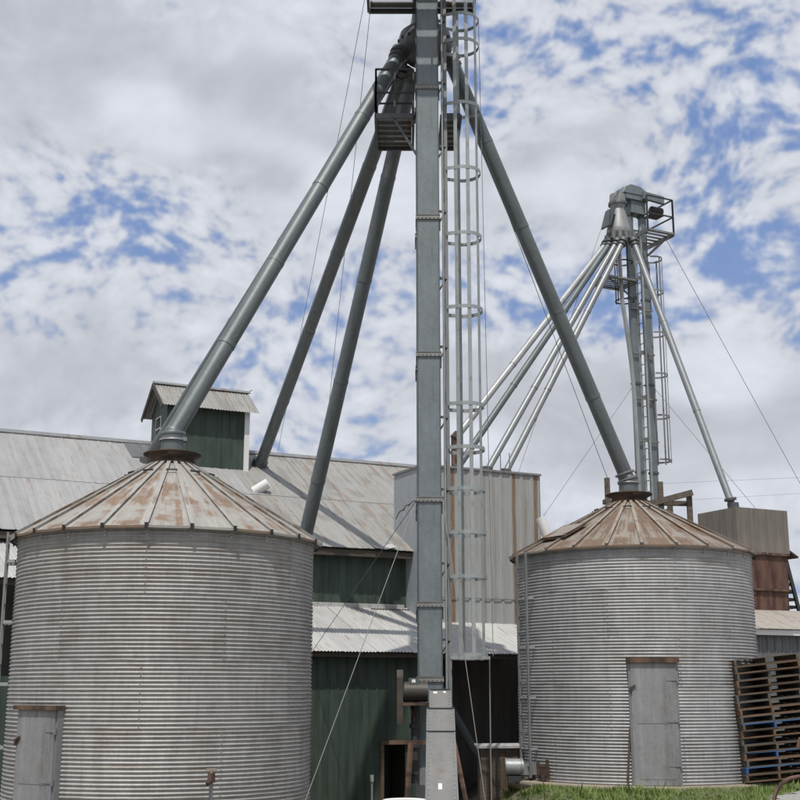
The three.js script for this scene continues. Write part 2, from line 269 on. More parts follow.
function grainBin({ label, at, R, eave, cap, wall, wedges, rib, ribs, turn0, hoodR }) {
  const t = thing('grain_bin', label, 'grain bin', at, 0, 'corrugated grain bins');
  const pitch = 0.0566, total = Math.floor((eave - 0.02) / pitch), rings = 5, per = Math.ceil(total / rings);
  for (let r = 0; r < rings; r++) {
    const rows = Math.min(per, total - r * per);
    for (let k = 0; k < 6; k++) {
      const a0 = turn0 + k * Math.PI / 3 + (r % 2) * 0.5, off = (k % 2) * 0.0016 + (r % 2) * 0.0008;
      const g = [corrugated(R + off, a0 - 0.012, a0 + Math.PI / 3 + 0.012, r * per * pitch + 0.02, rows, pitch, 0.011, 22, r * 1.7 + k * 0.9)];
      for (let b = 0; b < rows; b += 2) { const p = polar(R + 0.014, a0, r * per * pitch + 0.02 + (b + 0.25) * pitch); g.push(box(0.016, 0.016, 0.012, p.x, p.y, p.z, [0, a0, 0])); }
      part(t, 'wall_sheet', g, wall[(r * 2 + k * 5 + (k >> 1)) % 3]);
    }
  }
  const Ro = R + 0.125, ri = 0.34, hy = eave - 0.035, slope = (cap - hy) / (Ro - ri);
  part(t, 'eave_ring', lathe([[R + 0.012, eave - 0.06], [R + 0.02, eave - 0.06], [R + 0.02, eave - 0.005], [R + 0.012, eave - 0.005]], 96), rib);
  for (let k = 0; k < ribs; k++) {
    const a0 = turn0 + k * 2 * Math.PI / ribs, a1 = a0 + 2 * Math.PI / ribs, am = (a0 + a1) / 2, n = 6, m = 4, pos = [], uv = [];
    const P = (i, j) => { const f = j / m, r0 = lerp(Ro, ri, f), a = lerp(a0, a1, i / n), chord = Math.cos((a1 - a0) / 2) / Math.cos(a - am); const sag = 0.012 * Math.sin(i / n * Math.PI) * (1 - f); return polar(r0 * chord, a, lerp(hy, cap, f) - sag * 0.4); };
    for (let j = 0; j < m; j++) for (let i = 0; i < n; i++) {
      const q = [[i, j], [i + 1, j], [i + 1, j + 1], [i, j], [i + 1, j + 1], [i, j + 1]];
      for (const [x, y] of q) { const p = P(x, y); pos.push(p.x, p.y, p.z); uv.push(x / n, y / m); }
    }
    // turned-down lip at the eave
    for (let i = 0; i < n; i++) { const A = P(i, 0), B = P(i + 1, 0); for (const [p, d] of [[A, 0.035], [B, 0.035], [B, 0], [A, 0.035], [B, 0], [A, 0]]) { pos.push(p.x, p.y - d, p.z); uv.push(0.5, 0.02); } }
    const g = new THREE.BufferGeometry(); g.setAttribute('position', new THREE.Float32BufferAttribute(pos, 3)); g.setAttribute('uv', new THREE.Float32BufferAttribute(uv, 2)); g.computeVertexNormals();
    part(t, 'roof_panel', g, wedges[Math.floor(rnd() * wedges.length)]);
    const e0 = polar(Ro + 0.012, a0, hy + 0.016), e1 = polar(ri - 0.02, a0, cap + 0.03), dir = V3().subVectors(e1, e0).normalize(), side = V3(Math.cos(a0), 0, -Math.sin(a0)), nn = V3().crossVectors(dir, side);
    const len = e0.distanceTo(e1), s = new THREE.Shape(); s.moveTo(-0.03, -0.02); s.lineTo(-0.016, 0.016); s.lineTo(0.016, 0.016); s.lineTo(0.03, -0.02);
    const rg = planarUV(new THREE.ExtrudeGeometry(s, { depth: len, bevelEnabled: false }));
    rg.applyMatrix4(new THREE.Matrix4().makeBasis(side, V3().crossVectors(dir, side), dir).setPosition(e0));
    const rb = part(t, 'roof_rib', rg, rib);
    const em = polar(Ro + 0.013, a0, hy - 0.012);
    if (wedges === M.wedgeL) part(rb, 'rib_end', box(0.045, 0.075, 0.012, em.x, em.y, em.z, [0, a0, 0]), M.black);
    for (const dy of [0.11, 0.16]) { const b = polar(R + 0.016, a0, eave - dy); part(rb, 'bolt', box(0.03, 0.02, 0.02, b.x, b.y, b.z, [0, a0, 0]), M.galv); }
  }
  const hood = part(t, 'roof_cap', lathe([[0.3, cap - 0.05], [0.36, cap + 0.02], [0.34, cap + 0.11], [hoodR, cap + 0.17], [hoodR, cap + 0.19], [0.22, cap + 0.235], [0.2, cap + 0.25]], 40), M.capRust);
  part(hood, 'cap_neck', lathe([[0.19, cap + 0.22], [0.19, cap + 0.5], [0.2, cap + 0.5], [0.2, cap + 0.55], [0.17, cap + 0.55]], 24), M.spout);
  part(hood, 'neck_clamp', [lathe([[0.215, cap + 0.4], [0.215, cap + 0.43], [0.19, cap + 0.43]], 24), box(0.07, 0.06, 0.05, 0.2, cap + 0.42, 0.08)], M.galvDull);
  for (let k = 0; k < ribs; k += 2) { const a = turn0 + (k + 0.5) * 2 * Math.PI / ribs, r = 0.72, w = 2 * Math.PI / ribs * r * 0.45; const y = cap - (r - ri) * slope + 0.055; const s = V3(Math.cos(a), 0, -Math.sin(a)).multiplyScalar(w), c = polar(r, a, y); part(t, 'roof_ring_bar', bar(c.clone().sub(s), c.clone().add(s), 0.022), M.darkSteel); }
  part(t, 'foundation', lathe([[0, -0.1], [R + 0.3, -0.1], [R + 0.3, 0.03], [R + 0.26, 0.05], [0, 0.05]], 72), M.concrete);
  return t;
}
function binDoor(t, R, ang, w, h, y0, hood) {        // flat door sheet standing proud of the wall
  const c = polar(R, ang, 0), d = part(t, 'door', [box(w, h, 0.02, c.x + Math.sin(ang) * 0.075, y0 + h / 2, c.z + Math.cos(ang) * 0.075, [0, ang, 0])], M.door);
  const side = V3(Math.cos(ang), 0, -Math.sin(ang)), out = V3(Math.sin(ang), 0, Math.cos(ang));
  for (const s of [-1, 1]) { const p = c.clone().addScaledVector(side, s * (w / 2 + 0.012)).addScaledVector(out, 0.0); part(d, 'frame', box(0.045, h + 0.04, 0.13, p.x, y0 + h / 2, p.z, [0, ang, 0]), M.galvDull); }
  const p = c.clone().addScaledVector(out, 0.05); part(d, 'lintel', box(w + 0.12, hood, 0.17, p.x, y0 + h + hood / 2 + 0.003, p.z, [0, ang, 0]), M.rust);
  for (const f of [0.16, 0.52, 0.86]) { const q = c.clone().addScaledVector(side, w / 2 - 0.07).addScaledVector(out, 0.092); part(d, 'hinge', [box(0.2, 0.035, 0.012, q.x, y0 + h * f, q.z, [0, ang, 0]), box(0.03, 0.09, 0.03, q.x + side.x * 0.09, y0 + h * f, q.z + side.z * 0.09, [0, ang, 0])], M.galvDull); }
  { const q = c.clone().addScaledVector(out, 0.086); for (const [a, b] of [[0.05, 0.45], [0.5, 0.95]]) part(d, 'pressed_panel', box(w * 0.8, h * (b - a), 0.008, q.x, y0 + h * (a + b) / 2, q.z, [0, ang, 0]), M.door); }
  const l = c.clone().addScaledVector(side, -w / 2 + 0.02).addScaledVector(out, 0.1); part(d, 'latch', [box(0.12, 0.03, 0.03, l.x, y0 + h * 0.8, l.z, [0, ang, 0.5]), box(0.03, 0.09, 0.03, l.x - 0.02, y0 + h * 0.78, l.z, [0, ang, 0])], M.rust);
}
// the bin on the left
const LB = { x: -3.637, z: -19.667, y: -0.68, R: 2.267 };
const binL = grainBin({ label: 'corrugated steel grain bin in front of the green barn, roof streaked grey and rust', at: [LB.x, LB.y, LB.z], R: LB.R, eave: 3.92 + 0.68, cap: 5.13 + 0.68, wall: M.binL, wedges: M.wedgeL, rib: M.ribL, ribs: 24, turn0: 0.05, hoodR: 0.46 });
binDoor(binL, LB.R, -0.62, 0.78, 1.96, 0.1, 0.06);
function binLadder(t, R, ang, y0, y1, gap, m, rungs) {
  const side = V3(Math.cos(ang), 0, -Math.sin(ang)), c = polar(R + 0.15, ang, 0);
  const at2 = (s, y) => c.clone().addScaledVector(side, s * gap / 2).setY(y);
  const l = part(t, 'ladder', [-1, 1].map((s) => bar(at2(s, y0), at2(s, y1), 0.05, 0.03, ang)), m);
  for (let y = y0 + 0.2; y < y1 - 0.05 && rungs; y += 0.3) part(l, 'rung', rod(at2(-1, y), at2(1, y), 0.012, 0.012, 6), m);
  for (let y = y0 + 0.5; y < y1; y += 0.905) for (const s of [-1, 1]) part(l, 'bracket', bar(at2(s, y), polar(R, ang, y).addScaledVector(side, s * gap / 2), 0.05, 0.03), m);
}
binLadder(binL, LB.R, -1.33, 0.1, 4.66, 0.36, M.galvDull, true);
// the bin on the right
const RB = { x: 4.54, z: -24.584, y: 0.0, R: 2.26 };
const binR = grainBin({ label: 'corrugated steel grain bin with rust brown roof beside the stacked pallets', at: [RB.x, RB.y, RB.z], R: RB.R, eave: 4.21, cap: 5.24, wall: M.binR, wedges: M.wedgeR, rib: M.ribR, ribs: 24, turn0: 0.16, hoodR: 0.46 });
binDoor(binR, RB.R, -0.06, 0.78, 2.05, 0.06, 0.09);
binLadder(binR, RB.R, -1.2, 0.1, 4.18, 0.36, M.galvDull, true);
{
  // roof hatch, vent pipe and a bent drip trim by the ladder
  const a = -0.98, sl = Math.atan2(1.05, 2.0), c = polar(1.72, a, 4.21 + (2.345 - 1.72) * 0.53 + 0.035);
  const h = part(binR, 'roof_hatch', box(0.62, 0.05, 0.62, 0, 0, 0), M.wedgeR[1]); h.position.copy(c); h.rotation.set(0, a, 0); h.rotateX(sl - 0.02);
  part(h, 'hatch_rim', [box(0.64, 0.03, 0.02, 0, 0.012, 0.315), box(0.64, 0.03, 0.02, 0, 0.012, -0.315), box(0.02, 0.03, 0.61, 0.315, 0.012, 0), box(0.02, 0.03, 0.61, -0.315, 0.012, 0)], M.capRust);
  const p = polar(1.75, -1.32, 4.55); part(binR, 'vent_pipe', rod(p, p.clone().add(V3(-0.13, 0.36, 0.02)), 0.095, 0.095, 18), M.white);
  const foot = polar(2.29, -1.0, 0); part(binR, 'unload_slide', [box(0.22, 0.16, 0.1, foot.x - 0.04, 0.24, foot.z + 0.02, [0, -1.0, 0]), box(0.04, 0.42, 0.05, foot.x + 0.02, 0.22, foot.z + 0.1, [0, -1.0, 0]), box(0.04, 0.36, 0.05, foot.x - 0.12, 0.2, foot.z - 0.06, [0, -1.0, 0.1])], M.rust);
  part(binR, 'prop_board', bar(polar(2.34, -0.28, 0.1), polar(2.36, -0.245, 1.0), 0.03, 0.02), M.wood[0]);
}

// ---------------------------------------------------------------- main bucket elevator between the bins
function lader(parent, x, z0, z1, y0, y1, m, step = 0.3) {   // ladder whose plane faces along x, rails apart in depth
  const l = part(parent, 'ladder', [box(0.06, y1 - y0, 0.03, x, (y0 + y1) / 2, z0), box(0.06, y1 - y0, 0.03, x, (y0 + y1) / 2, z1)], m);
  for (let y = y0 + 0.15; y < y1; y += step) part(l, 'rung', rod(V3(x, y, z0), V3(x, y, z1), 0.014, 0.014, 6), m);
  return l;
}
function hoopGeo(cx, cz, r, y, back, h = 0.065, t = 0.008) {   // D-shaped cage hoop opening towards -x
  const pts = [[back, cz + r * 0.72]]; for (let k = 0; k <= 20; k++) { const a = (100 - k * 10) * deg; pts.push([cx + Math.cos(a) * r, cz + Math.sin(a) * r]); } pts.push([back, cz - r * 0.72]);
  const g = []; for (let k = 0; k + 1 < pts.length; k++) { const a = V3(pts[k][0], y, pts[k][1]), b = V3(pts[k + 1][0], y, pts[k + 1][1]), d = Math.atan2(b.x - a.x, b.z - a.z); g.push(box(t, h, a.distanceTo(b) + 0.006, (a.x + b.x) / 2, y, (a.z + b.z) / 2, [0, d, 0])); }
  return g;
}
const LEG = { x: 0.5, z: -21.0 };
{
  const t = thing('bucket_elevator', 'tall blue grey bucket elevator standing between the two grain bins', 'bucket elevator', [LEG.x, -0.72, LEG.z - 0.18]);
  const Y = (y) => y + 0.72, w = 0.388, d = 0.36;
  const cuts = [0.4, 1.86, 3.075, 4.835, 7.379, 9.914, 12.445, 14.9, 15.6];
  for (const zz of [0, -0.95]) for (let k = 0; k + 1 < cuts.length; k++) {
    const a = cuts[k], b = cuts[k + 1], s = part(t, 'trunk_section', box(w, b - a - 0.02, d, 0, Y((a + b) / 2), zz), M.leg);
    part(s, 'flange', [box(w + 0.05, 0.07, d + 0.05, 0, Y(b) - 0.045, zz), box(w + 0.05, 0.012, d + 0.07, 0, Y(b), zz), ...Array.from({ length: 6 }, (_, q) => box(0.022, 0.022, 0.02, (q - 2.5) * 0.07, Y(b) - 0.05, zz + d / 2 + 0.03))], M.flange);
    part(s, 'corner_angle', [-1, 1].map((q) => box(0.02, b - a - 0.1, 0.02, q * (w / 2 - 0.002), Y((a + b) / 2) - 0.03, zz + d / 2)), M.legDark);
    for (const q of [-1, 1]) part(s, 'bracket', box(0.03, 0.2, 0.05, q * (w / 2 + 0.012), Y(b) - 0.18, zz + d / 2 - 0.04), M.darkSteel);
  }
  part(t, 'boot', [box(w + 0.08, 1.15, 1.5, 0, 0.575, -0.48)], M.galvDull);
  // head, out of the frame above
  const head = part(t, 'head', [box(0.62, 0.9, 1.9, 0, Y(16.05), -0.48), rod(V3(-0.31, Y(16.5), -0.48), V3(0.31, Y(16.5), -0.48), 0.75, 0.75, 24)], M.leg);
  part(head, 'discharge_chute', [bar(V3(0, Y(15.7), -1.3), V3(0.0, Y(14.75), -1.75), 0.5, 0.45)], M.spoutDark);
  // distributor behind the trunks with flanged outlets
  const dis = part(t, 'distributor', lathe([[0.02, Y(14.85)], [0.26, Y(14.85)], [0.3, Y(14.6)], [0.5, Y(14.42)], [0.555, Y(14.2)], [0.52, Y(14.02)], [0.36, Y(13.86)], [0, Y(13.8)]], 32).translate(0, 0, -1.55), M.spoutDark);
  part(dis, 'rim_bolts', Array.from({ length: 20 }, (_, k) => box(0.03, 0.05, 0.03, Math.sin(k / 20 * 6.283) * 0.56, Y(14.2), -1.55 + Math.cos(k / 20 * 6.283) * 0.56)), M.darkSteel);
  // ladder and cage on the right
  const lx = 0.335, zc = -0.3;
  lader(t, lx, zc - 0.2, zc + 0.2, Y(0.75), Y(15.2), M.galvDull);
  part(t, 'conduit', [rod(V3(0.27, Y(0.2), 0.05), V3(0.27, Y(15), 0.05), 0.018, 0.018, 8)], M.galv);
  for (let y = 1.2; y < 15; y += 1.27) part(t, 'ladder_bracket', [bar(V3(0.2, Y(y), zc + 0.2), V3(lx, Y(y), zc + 0.2), 0.04), bar(V3(0.2, Y(y) - 0.22, zc + 0.2), V3(lx, Y(y), zc + 0.2), 0.03)], M.galvDull);
  const cx = lx + 0.31, r = 0.335;
  for (const y of [14.0, 13.47, 12.19, 10.91, 9.65, 8.27, 6.51, 5.74, 5.02, 4.27, 3.52, 2.22]) part(t, 'cage_hoop', hoopGeo(cx, zc, r, Y(y), lx), M.galv);
  for (const a of [114, 75, 38, -30, -100]) { const x = cx + Math.cos(a * deg) * (r - 0.01), z = zc + Math.sin(a * deg) * (r - 0.01); part(t, 'cage_strap', box(0.068, 12.2, 0.007, x, Y(8.27), z, [0, (90 - a) * deg, 0]), M.galv); }
  part(t, 'cage_base_frame', [box(0.62, 0.05, 0.03, cx - 0.0, Y(2.17), zc + r), box(0.62, 0.05, 0.03, cx, Y(2.17), zc - r), box(0.03, 0.05, 0.66, cx + r, Y(2.17), zc)], M.galv);
  // service platform below the distributor
  const platform = (name, x0, x1, z0, z1, y, n, rail, sides) => {
    const p = part(t, name, [box(x1 - x0, 0.1, 0.05, (x0 + x1) / 2, Y(y), z0), box(x1 - x0, 0.1, 0.05, (x0 + x1) / 2, Y(y), z1), box(0.05, 0.1, z0 - z1 - 0.06, x0, Y(y), (z0 + z1) / 2), box(0.05, 0.1, z0 - z1 - 0.06, x1, Y(y), (z0 + z1) / 2)], M.legDark);
    for (let k = 0; k < n; k++) { const z = z0 - (k + 0.5) * (z0 - z1) / n; part(p, 'deck_plank', [box(x1 - x0 - 0.06, 0.03, (z0 - z1) / n * 0.72, (x0 + x1) / 2, Y(y) + 0.06, z), box(x1 - x0 - 0.06, 0.06, 0.02, (x0 + x1) / 2, Y(y) + 0.02, z)], M.galvDull); }
    const rl = []; const post = (x, z) => rl.push(bar(V3(x, Y(y), z), V3(x, Y(y) + rail, z), 0.035));
    for (const [a, b, c, e] of sides) { for (let k = 0; k <= 2; k++) post(lerp(a, c, k / 2), lerp(b, e, k / 2)); for (const h of [0.5, 1]) rl.push(bar(V3(a, Y(y) + rail * h, b), V3(c, Y(y) + rail * h, e), 0.03)); }
    part(p, 'railing', rl, M.darkSteel);
    return p;
  };
  platform('service_platform', -0.95, -0.25, -0.18, -1.58, 12.0, 6, 0.95, [[-0.95, -0.18, -0.95, -1.58], [-0.95, -1.58, -0.25, -1.58], [-0.95, -0.18, -0.25, -0.18]]);
  platform('service_platform', 0.27, 0.62, -0.18, -1.58, 12.0, 6, 0.95, [[0.62, -0.7, 0.62, -1.58]]);
  platform('head_platform', -1.12, 0.95, 1.4, -1.15, 14.72, 9, 1.0, [[-1.12, 1.4, -1.12, -1.15], [-1.12, 1.4, 0.95, 1.4]]);
  part(t, 'platform_strut', [bar(V3(-0.6, Y(11.95), -0.2), V3(-0.2, Y(11.2), -0.1), 0.04)], M.legDark);
}

// ---------------------------------------------------------------- spouts
function spout(label, a, b, r, m, group, opts = {}) {
  const base = b, t = thing('grain_spout', label, 'grain spout', [base.x, base.y, base.z], 0, group);
  const A = a.clone().sub(base), B = V3(0, 0, 0), n = opts.n ?? 4;
  for (let k = 0; k < n; k++) part(t, 'pipe_section', rod(A.clone().lerp(B, k / n), A.clone().lerp(B, (k + 1) / n), r + (k % 2) * 0.004, r + (k % 2) * 0.004, 22, true), m);
  for (let k = 1; k < n; k++) { const p = A.clone().lerp(B, k / n), d = B.clone().sub(A).normalize(); part(t, 'joint_band', rod(p.clone().addScaledVector(d, -0.04), p.clone().addScaledVector(d, 0.04), r + 0.009, r + 0.009, 22), opts.band ?? m); }
  const d = B.clone().sub(A).normalize();
  part(t, 'flange', [rod(A.clone(), A.clone().addScaledVector(d, 0.1), r + 0.05, r + 0.05, 22), rod(A.clone().addScaledVector(d, 0.16), A.clone().addScaledVector(d, 0.22), r + 0.03, r + 0.03, 22)], M.spoutDark);
  if (opts.elbow) part(t, 'elbow', new THREE.SphereGeometry(r + 0.012, 20, 14).toNonIndexed(), m);
  if (opts.foot) part(t, 'foot_collar', opts.foot(t), opts.footMat ?? M.spoutDark);
  return t;
}
const gA = 'thick spouts fanning out from the tall elevator';
spout('thick steel spout running from the tall elevator down to the left bin cap', V3(0.02, 13.85, -22.35), V3(-3.637, 5.66, -19.667), 0.146, M.spout, gA, { n: 5, elbow: true });
spout('thick spout behind the left bin spout, ending in front of the cupola', V3(-0.02, 13.9, -22.75), V3(-6.35, 7.22, -30.9), 0.146, M.spout, gA, { n: 5, foot: () => [rod(V3(-0.02, -0.25, 0), V3(0.04, 0.1, 0.06), 0.22, 0.2, 18)] });
spout('thick dark spout landing on the barn roof right of the cupola', V3(0.1, 13.8, -22.95), V3(-3.69, 7.45, -32.5), 0.146, M.spout, gA, { n: 5, foot: () => [rod(V3(-0.06, -0.16, -0.1), V3(0.02, 0.12, 0.05), 0.21, 0.2, 18)] });
spout('steep dark spout dropping behind the left bin to the lean-to roof', V3(0.25, 13.75, -23.0), V3(-2.2, 3.95, -26.5), 0.146, M.spout, gA, { n: 5 });
spout('thick steel spout running from the tall elevator down to the right bin cap', V3(0.98, 13.9, -22.65), V3(4.54, 5.68, -24.56), 0.146, M.spout, gA, { n: 5, foot: () => [-0.0, 0.12].map((h) => rod(V3(-0.02 - h * 0.35, 0.03 + h, 0), V3(-0.03 - h * 0.35, 0.06 + h, 0), 0.2, 0.2, 18)), footMat: M.galvDull });

// ---------------------------------------------------------------- inclined conveyor feeding the elevator
{
  const t = thing('inclined_conveyor', 'pale grey inclined conveyor running from the elevator down towards the camera', 'conveyor', [0.5, groundY(0.5, -16), -17.5]);
  const B = V3(0.5, groundY(0.5, -16), -17.5), P = (x, y, z) => V3(x, y, z).sub(B);
  const C = (f, dx = 0, dn = 0) => { const p = V3(lerp(0.648, 0.515, f), lerp(1.50, 0.02, f), lerp(-20.72, -16.0, f)); return P(p.x + dx, p.y + dn, p.z + dn * 0.31); };
  const fs = [0, 0.19, 0.4, 1.35];
  for (let k = 0; k < 3; k++) {
    const w = [0.31, 0.39, 0.385][k], a = C(fs[k]), b = C(fs[k + 1] - 0.006), dir = b.clone().sub(a), yaw = Math.atan2(dir.x, dir.z), g = box(w, 0.32, dir.length());
    const s = part(t, 'trough_section', g, M.conveyor); s.position.copy(a.clone().add(b).multiplyScalar(0.5)); s.rotation.set(0, yaw, 0); s.rotateX(Math.atan2(-dir.y, Math.hypot(dir.x, dir.z)));
    part(s, 'cover_lip', [-1, 1].map((q) => box(0.018, 0.06, dir.length() - 0.02, q * (w / 2 + 0.008), 0.14, 0)), M.galvDull);
    part(s, 'cover_bolts', Array.from({ length: Math.floor(dir.length() / 0.16) * 2 }, (_, q) => box(0.02, 0.012, 0.02, (q % 2 ? 1 : -1) * (w / 2 - 0.025), 0.165, -dir.length() / 2 + 0.1 + (q >> 1) * 0.16)), M.galv);
    part(s, 'joint_strip', box(w + 0.03, 0.02, 0.03, 0, 0.168, -dir.length() / 2 + 0.02), M.darkSteel);
    if (k === 2) part(s, 'label_plate', box(0.05, 0.004, 0.2, -0.02, 0.164, -0.25), M.white); else if (k === 0) part(s, 'label_plate', [box(0.06, 0.004, 0.1, -0.08, 0.164, -0.3), box(0.04, 0.004, 0.08, 0.07, 0.164, -0.32)], M.white);
  }
  // drive: motor, pulley guard, base
  const m = part(t, 'drive_motor', [rod(P(0.07, 1.62, -20.72), P(0.45, 1.62, -20.72), 0.155, 0.155, 24), rod(P(0.03, 1.62, -20.72), P(0.07, 1.62, -20.72), 0.13, 0.155, 24)], M.motor);
  for (let k = 0; k < 9; k++) part(m, 'cooling_fin', rod(P(0.1 + k * 0.036, 1.62, -20.72), P(0.112 + k * 0.036, 1.62, -20.72), 0.17, 0.17, 24), M.motor);
  part(m, 'terminal_box', [box(0.16, 0.1, 0.14, ...P(0.22, 1.79, -20.68).toArray())], M.legDark); part(m, 'name_plate', box(0.06, 0.05, 0.005, ...P(0.22, 1.79, -20.608).toArray()), M.white);
  part(t, 'belt_guard', [box(0.1, 0.72, 0.34, ...P(0.0, 1.48, -20.74).toArray()), rod(P(-0.05, 1.8, -20.74), P(0.05, 1.8, -20.74), 0.17, 0.17, 20)], M.fascia);
  part(t, 'motor_mount', [box(0.46, 0.045, 0.4, ...P(0.28, 1.43, -20.7).toArray()), box(0.03, 0.28, 0.06, ...P(0.2, 1.3, -20.72).toArray(), [0, 0, 0.3])], M.rust);
  part(t, 'chain_case', [rod(P(0.24, 0.2, -20.8), P(0.24, 1.42, -20.8), 0.06, 0.06, 12), rod(P(0.24, 0.75, -20.8), P(0.24, 0.85, -20.8), 0.09, 0.09, 12), rod(P(0.24, 1.05, -20.8), P(0.24, 1.12, -20.8), 0.09, 0.09, 12), box(0.1, 0.22, 0.1, ...P(0.24, 0.45, -20.75).toArray())], M.darkSteel);
  part(t, 'support_post', bar(P(0.17, 0.84, -20.5), P(0.06, -0.72, -20.2), 0.06), M.rust);
  part(t, 'support_post', bar(P(0.86, 0.85, -20.6), P(1.15, -0.72, -19.9), 0.05), M.rust);
  part(t, 'support_post', bar(P(0.3, 0.1, -19.2), P(-0.1, -0.72, -19.2), 0.05), M.galvDull);
  part(t, 'cross_beam', [box(0.62, 0.06, 0.07, ...P(0.14, 0.84, -20.52).toArray())], M.rust);
}

// ---------------------------------------------------------------- barn, lean-to, cupola, tank (all turned alike)
const TURN = 26.5 * deg, O = V3(-1.136, 0, -26.5);
const eu = V3(Math.cos(TURN), 0, -Math.sin(TURN)), ev = V3(-Math.sin(TURN), 0, -Math.cos(TURN));
const W = (u, v, y) => V3(O.x, y, O.z).addScaledVector(eu, u).addScaledVector(ev, v);
const EX = V3(1, 0, 0);
function roofSheets(t, name, u0, u1, w, lo, hi, tiers, mats, kind) {   // lo, hi = [v, y]; sheets across, overlapping tiers up the slope
  const ey = V3(0, hi[1] - lo[1], -(hi[0] - lo[0])), len = ey.length(); ey.normalize();
  let k = 0;
  for (let u = u0; u < u1 - 0.05; u += w, k++) for (let q = 0; q < tiers; q++) {
    const ww = Math.min(w, u1 - u) + 0.01, h0 = q * len / tiers - (q ? 0.12 : 0.0) - (q ? 0 : rr(0, 0.025)), h1 = (q + 1) * len / tiers;
    const prof = kind === 'wave' ? waveProfile(ww, 0.076, 0.009) : ribProfile(ww, 0.3, 0.011, 0.02);
    const g = quadStrip(prof, h0, h1, true), uvA = g.attributes.uv, du = rnd(), dv = rnd(); for (let i = 0; i < uvA.count; i++) uvA.setXY(i, uvA.getX(i) + du, uvA.getY(i) * 0.9 + dv);
    place(g, V3(u, lo[1] + 0.0, -lo[0]).addScaledVector(V3().crossVectors(EX, ey), 0.008 * q + 0.004 * (k % 2)), EX, ey);
    part(t, name, g, mats(u, q, k));
  }
}
function siding(t, name, u0, u1, w, v, y0, y1, mats, skip) {
  let k = 0; for (let u = u0; u < u1 - 0.03; u += w, k++) {
    const ww = Math.min(w, u1 - u), g = quadStrip(ribProfile(ww + 0.01, 0.225, 0.02, 0.025), y0, y1, false); g.translate(u, 0, -v + (k % 2) * 0.003);
    const uvA = g.attributes.uv, du = rnd() * 3; for (let i = 0; i < uvA.count; i++) uvA.setX(i, uvA.getX(i) + du);
    part(t, name, g, mats[k % mats.length]);
  }
}
{ // barn
  const t = thing('barn', 'long green barn with weathered pale metal roof behind the left bin', 'barn', [O.x, 0, O.z], TURN);
  const sh = new THREE.Shape([[2.5, -0.9], [12.5, -0.9], [12.5, 4.95], [7.5, 7.86], [2.5, 4.95]].map((p) => new THREE.Vector2(...p)));
  for (const u of [-10.2, 5.3]) part(t, 'gable_wall', planarUV(new THREE.ExtrudeGeometry(sh, { depth: 0.12, bevelEnabled: false })).rotateY(Math.PI / 2).translate(u, 0, 0), M.green[0]);
  siding(t, 'siding_panel', -10.2, 5.4, 0.9, 2.5, 3.2, 5.0, M.green);
  part(t, 'rear_wall', box(15.4, 5.8, 0.1, -2.4, 2.0, -12.5), M.green[1]);
  roofSheets(t, 'roof_sheet', -10.6, 5.5, 0.92, [2.1, 4.85], [7.5, 7.95], 2, (u, q, k) => (u > -0.6 ? M.barnRoofDirty[(k + q) % 3] : M.barnRoof[(k * 3 + q) % 4]));
  roofSheets(t, 'rear_roof_sheet', -10.6, 5.5, 2.3, [12.9, 4.85], [7.5, 7.95], 1, (u, q, k) => M.barnRoof[k % 4]);
  part(t, 'ridge_cap', [box(16.2, 0.03, 0.24, -2.55, 7.93, -7.4, [0.52, 0, 0]), box(16.2, 0.03, 0.24, -2.55, 7.93, -7.6, [-0.52, 0, 0])], M.galvDull);
  part(t, 'eave_board', box(16.0, 0.14, 0.04, -2.5, 4.73, -2.16), M.fascia);
  for (let u = -10; u < 5.4; u += 0.9) part(t, 'rafter_end', box(0.07, 0.1, 0.36, u, 4.84, -2.32, [0.52, 0, 0]), M.fascia);
  part(t, 'flashing_sheet', place(quadStrip([[0, 0], [0.37, 0.004], [0.75, 0]], 0, 1.2, false), V3(-3.05, 7.95 - 0.64 + 0.04, -6.4), EX, V3(0, 0.498, -0.867)), M.siding);
  part(t, 'roof_vent_pipe', rod(V3(-0.32, 6.45, -4.95), V3(-0.02, 6.66, -4.75), 0.13, 0.13, 18), M.white);
  part(t, 'bent_roof_corner', place(quadStrip([[0, 0.05], [0.25, 0.02], [0.55, 0.1]], 0, 0.35, false), V3(1.65, 4.82, -2.02), EX, V3(0, 0.3, -0.95)), M.leanRoof[0]);
}
